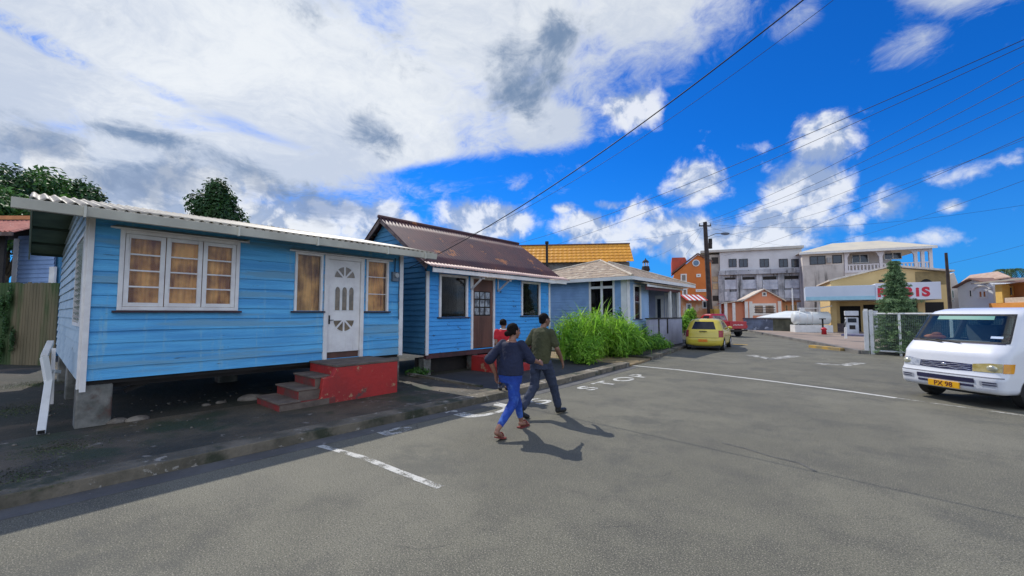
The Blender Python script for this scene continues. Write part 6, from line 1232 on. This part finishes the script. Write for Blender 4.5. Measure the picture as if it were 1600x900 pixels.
mb = MB(); TS.patch(mb, 48.5, 56, 1.2, 1.53, .006, 6, 3); TS.patch(mb, -56, -48.5, 1.2, 1.53, .006, 6, 3); go(mb, 'rear_window', mat('pale_car_glass', (.35, .28, .30), (.08, .06, .07), 2, .1), fixn=False)
for s in (1, -1): mb = MB(); TS.patch(mb, s*22, s*38, 1.16, 1.52, .006, 6, 3); go(mb, 'side_window', GD, fixn=False)
mb = MB(); mb.box(0, 1.68, .70, .78, .58, 1.12); mb.box(0, 1.68, -.78, -.70, .58, 1.12); mb.box(.0, 1.68, -.70, .70, .58, .66); mb.box(1.60, 1.68, -.7, .7, .66, 1.12); go(mb, 'load_bed', M_rt, bevel=.015)
mb = MB(); mb.box(-.04, -.002, -.74, .74, .62, 1.10); tg = go(mb, 'tailgate', M_rt, bevel=.012)
mb = MB()
for k in range(7): y = -.42+k*.13; mb.box(-.048, -.041, y, y+.085, .84, .90 + .03*(k % 2))
go(mb, 'faded_lettering', mat('faded_letter_white', (.7, .6, .6)), tg)
mb = MB(); mb.box(-.12, -.03, -.72, .72, .42, .54); go(mb, 'rear_bumper', M_dark)
for s in (1, -1): mb = MB(); mb.box(-.045, .0, s*.77-.04, s*.77+.04, .66, .86); go(mb, 'tail_light', mat('tail_red'))
mb = MB(); mb.box(.1, 4.2, -.4, .4, .35, .5); go(mb, 'chassis', M_black)
for x in (.75, 3.75):
    for s in (1, -1): wheel(go, trk, x, s*.68, .34, .2, M_chr, s)
# ================================================================ people
def unit(v): v = np.array(v, float); return v/np.linalg.norm(v)
def hand(mb, wrist, d, side, up, curl=.35, s=1.0):
    """d: forearm direction, side: towards the thumb, up: back-of-hand normal"""
    w = np.array(wrist, float); d = unit(d); side = unit(np.array(side)-d*np.dot(side, d)); nn = unit(np.array(up)-d*np.dot(up, d)-side*np.dot(up, side))
    for k in (-1.0, -.33, .33, 1.0): mb.caps(w+side*k*.018*s, .017*s, w+d*.085*s+side*k*.027*s, .0145*s, 8)
    for k, L_ in ((1.0, .072), (.33, .082), (-.33, .076), (-1.0, .058)):
        p = w+d*.085*s+side*k*.027*s; a = curl*.6; r = .0105*s
        for seg, q in enumerate((.45, .32, .25)):
            v = d*math.cos(a)-nn*math.sin(a); p2 = p+v*L_*q*s; mb.caps(p, r, p2, r*.9, 8); p = p2; r *= .9; a += curl
    p = w+d*.025*s+side*.022*s; v = unit(d*.7+side*.7-nn*.25); p2 = p+v*.045*s; mb.caps(p, .014*s, p2, .012*s, 8); mb.caps(p2, .012*s, p2+unit(d*.95+side*.25-nn*.35)*.034*s, .0095*s, 8)
def head(mb, c, yaw, s=1.0, pitch=0.0):
    M = (Matrix.Rotation(yaw, 3, 'Z') @ Matrix.Rotation(pitch, 3, 'X')); c = np.array(c)
    T = lambda x, y, z: tuple(c+np.array(M @ Vector((x*s, y*s, z*s))))
    E = lambda p, r: mb.ell(T(*p), tuple(q*s for q in r), M, 18, 12)
    E((0, -.012, .022), (.074, .092, .088)); E((0, .022, -.028), (.060, .066, .078)); E((0, .055, -.078), (.032, .03, .026)); E((0, .078, .028), (.052, .014, .014))
    mb.caps(T(0, .088, .018), .008*s, T(0, .108, -.018), .014*s, 8); E((0.012, .098, -.022), (.010, .010, .008)); E((-.012, .098, -.022), (.010, .010, .008))
    E((0, .088, -.047), (.024, .010, .007)); E((0, .085, -.058), (.021, .011, .008)); E((.040, .062, -.018), (.022, .02, .022)); E((-.040, .062, -.018), (.022, .02, .022))
    for sg in (1, -1): E((sg*.078, -.008, -.004), (.010, .020, .032))
    return T, M
def person(label, pos, ang, P, skin, s=1.0, hand_l=(.5,), hand_r=(.4,)):
    t = thing('person', label, 'person', pos, ang); mb = MB(); q = P
    W_ = q.get('hipw', .155)
    mb.loft([(q['pel'][0], q['pel'][1], q['pel'][2]-.10, W_*.8, .09), (q['pel'][0], q['pel'][1], q['pel'][2], W_, .115), (q['pel'][0], q['pel'][1]+.01, q['pel'][2]+.15, W_*.85, .10), (q['chest'][0], q['chest'][1], q['chest'][2]-.12, q['cw']*.92, .11), (q['chest'][0], q['chest'][1], q['chest'][2], q['cw'], .115), (q['chest'][0], q['chest'][1]-.01, q['chest'][2]+.12, q['cw']*.72, .085), (q['chest'][0], q['chest'][1]-.01, q['chest'][2]+.17, .07, .06)], 24)
    nk = np.array(q['chest'])+np.array([0, -.005, .15]); hc = np.array(q['head']); mb.caps(nk, .058, hc+np.array([0, -.01, -.06]), .05)
    T, M = head(mb, q['head'], q['hyaw'], q.get('hs', 1.0), q.get('hpitch', 0))
    for sd in ('L', 'R'):
        sh, el, wr = [np.array(q[k+sd], float) for k in ('sh', 'el', 'wr')]; hp, kn, an = [np.array(q[k+sd], float) for k in ('hip', 'kn', 'an')]
        a = q.get('arm', 1.0)
        mb.caps(sh, .052*a, el, .038*a); mb.caps(el, .040*a, el+(wr-el)*.35, .039*a); mb.caps(el+(wr-el)*.35, .039*a, wr, .025*a)
        d = wr-el; sgn = 1 if sd == 'R' else -1
        hand(mb, wr, q.get('hd'+sd, d), q.get('hside'+sd, (-sgn*.3, 1, .2)), q.get('hup'+sd, (sgn, 0, .3)), q.get('curl'+sd, .4), .95)
        mb.caps(hp, .088, kn, .058); mb.caps(kn, .058, kn+(an-kn)*.35, .056); mb.caps(kn+(an-kn)*.35, .056, an, .034)
        ft = unit(q['ft'+sd]); mb.caps(an+np.array([0, -.02, -.035]), .034, an+ft*.07+np.array([0, 0, -.05]), .032); mb.caps(an+ft*.06+np.array([0, 0, -.05]), .034, an+ft*.155+np.array([0, 0, -.06])+q.get('toe'+sd, np.zeros(3)), .024)
        if q.get('bare'):
            for k in range(5): p = an+ft*(.15-.006*k)+np.array([(-1 if sd == 'R' else 1)*(.026-.013*k), 0, -.068]); mb.caps(p, .011-.001*k, p+ft*.026+q.get('toe'+sd, np.zeros(3))*.2, .009-.001*k, 8)
    mb.build('body', skin, t, local=True, remesh=.0065)
    e = MB()
    return t, T, M
def garment(t, name, mt, mbf, rm=.010, disp=.018):
    mb = MB(); mbf(mb); return mb.build(name, mt, t, local=True, remesh=rm, disp=disp)
skinW = mat('skin_woman', (.28, .135, .085), (.24, .11, .07), 8, .45); skinM = mat('skin_man', (.22, .11, .065), (.18, .09, .055), 8, .45)
# woman in navy top
pw = dict(pel=(0, .0, .86), chest=(0, .03, 1.18), cw=.155, head=(0.0, .075, 1.475), hyaw=-.35, hpitch=-.06, hipw=.17,
          shL=(-.165, .02, 1.30), elL=(-.27, -.16, 1.07), wrL=(-.23, -.06, .83), shR=(.165, .03, 1.30), elR=(.25, .14, 1.08), wrR=(.25, .37, 1.01),
          hipL=(-.085, .03, .84), knL=(-.085, .24, .50), anL=(-.075, .36, .10), hipR=(.085, -.02, .84), knR=(.08, -.04, .47), anR=(.06, -.38, .15),
          ftL=(0, 1, 0), ftR=(0, .85, -.45), bare=True, toeR=np.array([0, 0, -.012]), hdL=(.05, .25, -.95), hsideL=(.2, .9, .2), hupL=(-1, 0, 0), curlL=.7, hdR=(.0, .95, -.2), hsideR=(-.3, .1, .9), hupR=(1, 0, .2), curlR=.45, hs=1.0)
wpos = (-4.02, 4.64, 0); ww, T, M = person('woman in navy loose top and bright blue jeans, bun hair, walking across the road', wpos, .06, pw, skinW)
def f(mb):
    mb.loft([(0, -.005, .74, .175, .13), (0, -.01, .84, .188, .150), (0, .0, .95, .178, .138), (0, .01, 1.0, .165, .13)], 24)
    for s_, k in ((1, 'R'), (-1, 'L')):
        h, kn, an = [np.array(pw[z+k], float) for z in ('hip', 'kn', 'an')]; mb.caps(h+(0, -.01, .01), .103, kn, .069); mb.caps(kn, .069, kn+(an-kn)*.35, .066); mb.caps(kn+(an-kn)*.3, .066, kn+(an-kn)*.80, .047)
garment(ww, 'jeans', mat('bright_blue_denim', (.014, .065, .36), (.010, .042, .25), 7, .85, bump=.9, bsc=13, c4=(.05, .13, .42), t4=.52, sc4=5), f, .010, .014)
def f(mb):
    mb.loft([(0, -.01, .855, .205, .165), (0, 0, .92, .205, .162), (0, .01, 1.08, .188, .145), (0, .03, 1.20, .182, .135), (0, .02, 1.28, .175, .112), (0, .01, 1.315, .145, .085), (0, .01, 1.325, .13, .07)], 28)
    for k in 'LR':
        a, b, c = [np.array(pw[z+k], float) for z in ('sh', 'el', 'wr')]; mb.caps(a-np.array([0, 0, .006]), .067, a+(b-a)*.5, .070); mb.caps(a+(b-a)*.5, .068, b, .078)
garment(ww, 'top', mat('navy_cloth', (.012, .018, .050), (.009, .012, .035), 4, .85, bump=1.0, bsc=9), f, .011, .014)
mb = MB(); hb = lambda x, y, z, r: mb.ell(T(x, y, z), r, M, 18, 12)
hb(0, -.026, .036, (.086, .094, .092)); hb(0, -.075, -.02, (.062, .045, .05)); hb(0, -.118, -.035, (.045, .042, .042)); hb(0, -.01, .085, (.05, .06, .04)); hb(.07, -.03, .0, (.018, .04, .05)); hb(-.07, -.03, .0, (.018, .04, .05))
mb.build('hair', mat('black_hair', (.008, .006, .006), (.012, .009, .008), 30, .9, bump=.9, bsc=70, spec=.15), ww, local=True, remesh=.008, disp=.008)
def eyes(t, T, M):
    for sg in (1, -1): mb = MB(); mb.ell(T(sg*.030, .080, .010), (.012, .007, .006), M, 10, 6); mb.build('eye', mat('eye_dark', (.03, .02, .02), rough=.2), t, local=True, smooth=True)
eyes(ww, T, M)
for k, up_ in (('L', 0), ('R', 1)):
    a = np.array(pw['an'+k]); 
    mb = MB()
    if k == 'L': mb.prism([(a[0]-.045, a[1]-.06, .004), (a[0]+.045, a[1]-.06, .004), (a[0]+.052, a[1]+.14, .004), (a[0]+.02, a[1]+.20, .004), (a[0]-.03, a[1]+.20, .004), (a[0]-.052, a[1]+.14, .004)], (0, 0, .018))
    else: mb.prism([(a[0]-.045, a[1]-.02, .045), (a[0]+.045, a[1]-.02, .045), (a[0]+.052, a[1]+.13, .004), (a[0]+.02, a[1]+.18, .004), (a[0]-.03, a[1]+.18, .004), (a[0]-.052, a[1]+.13, .004)], (0, 0, .016))
    sn = mb.build('sandal', mat('red_brown_sandal', (.20, .035, .025)), ww, local=True, bevel=.004)
    mb = MB(); z_ = .0; c0 = a+unit(pw['ft'+k])*.09+np.array([0, 0, -.05]); mb.tube([c0+np.array([.045*math.cos(q), 0, .045*math.sin(q)]) for q in np.linspace(0, math.pi, 9)], .009, 6); mb.build('strap', mat('red_brown_sandal'), sn, local=True)
ph_ = MB(); wl = np.array(pw['wrL'])+np.array([.03, .05, -.105]); ph_.box(wl[0]-.006, wl[0]+.006, wl[1]-.035, wl[1]+.035, wl[2]-.08, wl[2]+.06)
o = ph_.build('phone', mat('phone_pale', (.35, .36, .42), (.05, .05, .06), 12, .3), None, local=True, bevel=.004); o.location = wpos; o.rotation_euler = (0, 0, .06); tag(o, 'small phone held low in the left hand of the woman in navy', 'phone')
# man in olive t-shirt
pm = dict(pel=(0, .0, .93), chest=(0, .05, 1.28), cw=.175, head=(.0, .11, 1.625), hyaw=-.25, hpitch=-.05, hipw=.155, arm=1.05,
          shL=(-.182, .05, 1.42), elL=(-.27, -.07, 1.16), wrL=(-.22, .06, .95), shR=(.182, .06, 1.42), elR=(.28, .10, 1.15), wrR=(.26, .26, .93),
          hipL=(-.09, -.02, .91), knL=(-.09, -.06, .50), anL=(-.08, -.40, .16), hipR=(.09, .03, .91), knR=(.09, .22, .51), anR=(.08, .37, .11),
          ftL=(0, .9, -.4), ftR=(0, 1, 0), toeL=np.array([0, 0, -.01]), hdR=(-.02, .35, -.9), hsideR=(-.4, .9, 0), hupR=(1, .1, 0), curlR=.35, hupL=(-1, 0, 0), curlL=.5, hs=1.02)
mpos = (-4.30, 5.74, 0); mm, T2, M2 = person('man in olive green t-shirt, dark jeans and black boots walking ahead of the woman', mpos, -.08, pm, skinM)
def f(mb):
    mb.loft([(0, -.005, .80, .165, .125), (0, 0, .93, .178, .145), (0, .0, 1.04, .168, .135)], 24)
    for k in 'LR':
        h, kn, an = [np.array(pm[z+k], float) for z in ('hip', 'kn', 'an')]; mb.caps(h, .105, kn, .080); mb.caps(kn, .080, kn+(an-kn)*.4, .074); mb.caps(kn+(an-kn)*.4, .074, kn+(an-kn)*.86, .068)
garment(mm, 'jeans', mat('dark_denim', (.022, .032, .062), (.035, .045, .08), 6, .85, bump=.9, bsc=12), f, .011, .03)
def f(mb):
    mb.loft([(0, -.005, .90, .185, .145), (0, 0, 1.0, .188, .148), (0, .03, 1.2, .195, .145), (0, .05, 1.34, .202, .140), (0, .045, 1.43, .175, .112), (0, .045, 1.485, .11, .075), (0, .05, 1.50, .075, .062)], 28)
    for k in 'LR':
        a, b = [np.array(pm[z+k], float) for z in ('sh', 'el')]; mb.caps(a-np.array([0, 0, .004]), .069, a+(b-a)*.72, .070)
garment(mm, 't_shirt', mat('olive_cloth', (.060, .062, .026), (.042, .045, .018), 4, .9, bump=1.0, bsc=9), f, .011, .018)
mb = MB(); mb.ell(T2(0, -.022, .036), (.085, .094, .088), M2, 18, 12); mb.ell(T2(0, -.055, -.02), (.066, .05, .05), M2, 18, 12); mb.build('hair', mat('black_hair'), mm, local=True, remesh=.008, disp=.004); eyes(mm, T2, M2)
for k in 'LR':
    a = np.array(pm['an'+k]); ft = unit(pm['ft'+k]); mb = MB(); mb.caps(a+np.array([0, -.01, .06]), .058, a+np.array([0, -.01, -.04]), .05); mb.caps(a+np.array([0, -.02, -.05]), .046, a+ft*.17+np.array([0, 0, -.065]), .040); mb.build('boot', mat('black_leather', (.012, .012, .014), rough=.45), mm, local=True, remesh=.009)
# third person in red behind the woman, on the kerb
p3 = dict(pel=(0, .0, .84), chest=(0, .0, 1.17), cw=.15, head=(0, .03, 1.475), hyaw=-.5, hipw=.15,
          shL=(-.155, .0, 1.30), elL=(-.19, -.06, 1.05), wrL=(-.16, .08, .90), shR=(.155, .0, 1.30), elR=(.19, -.05, 1.05), wrR=(.15, .10, .95),
          hipL=(-.08, .0, .82), knL=(-.08, .04, .46), anL=(-.075, .0, .10), hipR=(.08, 0, .82), knR=(.08, .03, .46), anR=(.075, -.03, .10), ftL=(0, 1, 0), ftR=(0, 1, 0), hs=.95)
q3 = HD(787, 8.9); q3 = (q3[0], q3[1], .13); pp, T3, M3 = person('person in red top with white collar mostly hidden behind the woman in navy', q3, YAW+.25, p3, skinM)
def f(mb):
    mb.loft([(0, 0, .86, .165, .125), (0, 0, 1.05, .165, .13), (0, .0, 1.2, .172, .13), (0, 0, 1.31, .16, .10), (0, 0, 1.355, .08, .07)], 24)
    for k in 'LR':
        a, b = [np.array(p3[z+k], float) for z in ('sh', 'el')]; mb.caps(a, .068, a+(b-a)*.55, .062)
garment(pp, 'red_top', mat('red_cloth', (.50, .012, .022), (.42, .01, .02), 4, .85), f, .011, .02)
mb = MB(); mb.tube([(.075*math.cos(a), .068*math.sin(a)-.0, 1.365+.01*math.sin(a)) for a in np.linspace(0, 2*math.pi, 20)], .012, 6); mb.build('collar', M_white2, pp, local=True)
def f(mb):
    mb.loft([(0, 0, .74, .16, .12), (0, 0, .92, .165, .125)], 24)
    for k in 'LR':
        h, kn, an = [np.array(p3[z+k], float) for z in ('hip', 'kn', 'an')]; mb.caps(h, .092, kn, .066); mb.caps(kn, .066, kn+(an-kn)*.9, .05)
garment(pp, 'trousers', mat('black_cloth', (.015, .016, .03)), f, .012, .01)
mb = MB(); mb.ell(T3(0, -.022, .036), (.083, .09, .085), M3); mb.ell(T3(0, -.09, .05), (.045, .045, .045), M3); mb.build('hair', mat('black_hair'), pp, local=True, remesh=.009); eyes(pp, T3, M3)
pp.scale = (.94, .94, .94)
for k in 'LR': a = np.array(p3['an'+k]); mb = MB(); mb.caps(a+np.array([0, -.03, -.06]), .04, a+np.array([0, .14, -.065]), .034); mb.build('shoe', mat('black_leather'), pp, local=True, remesh=.01)
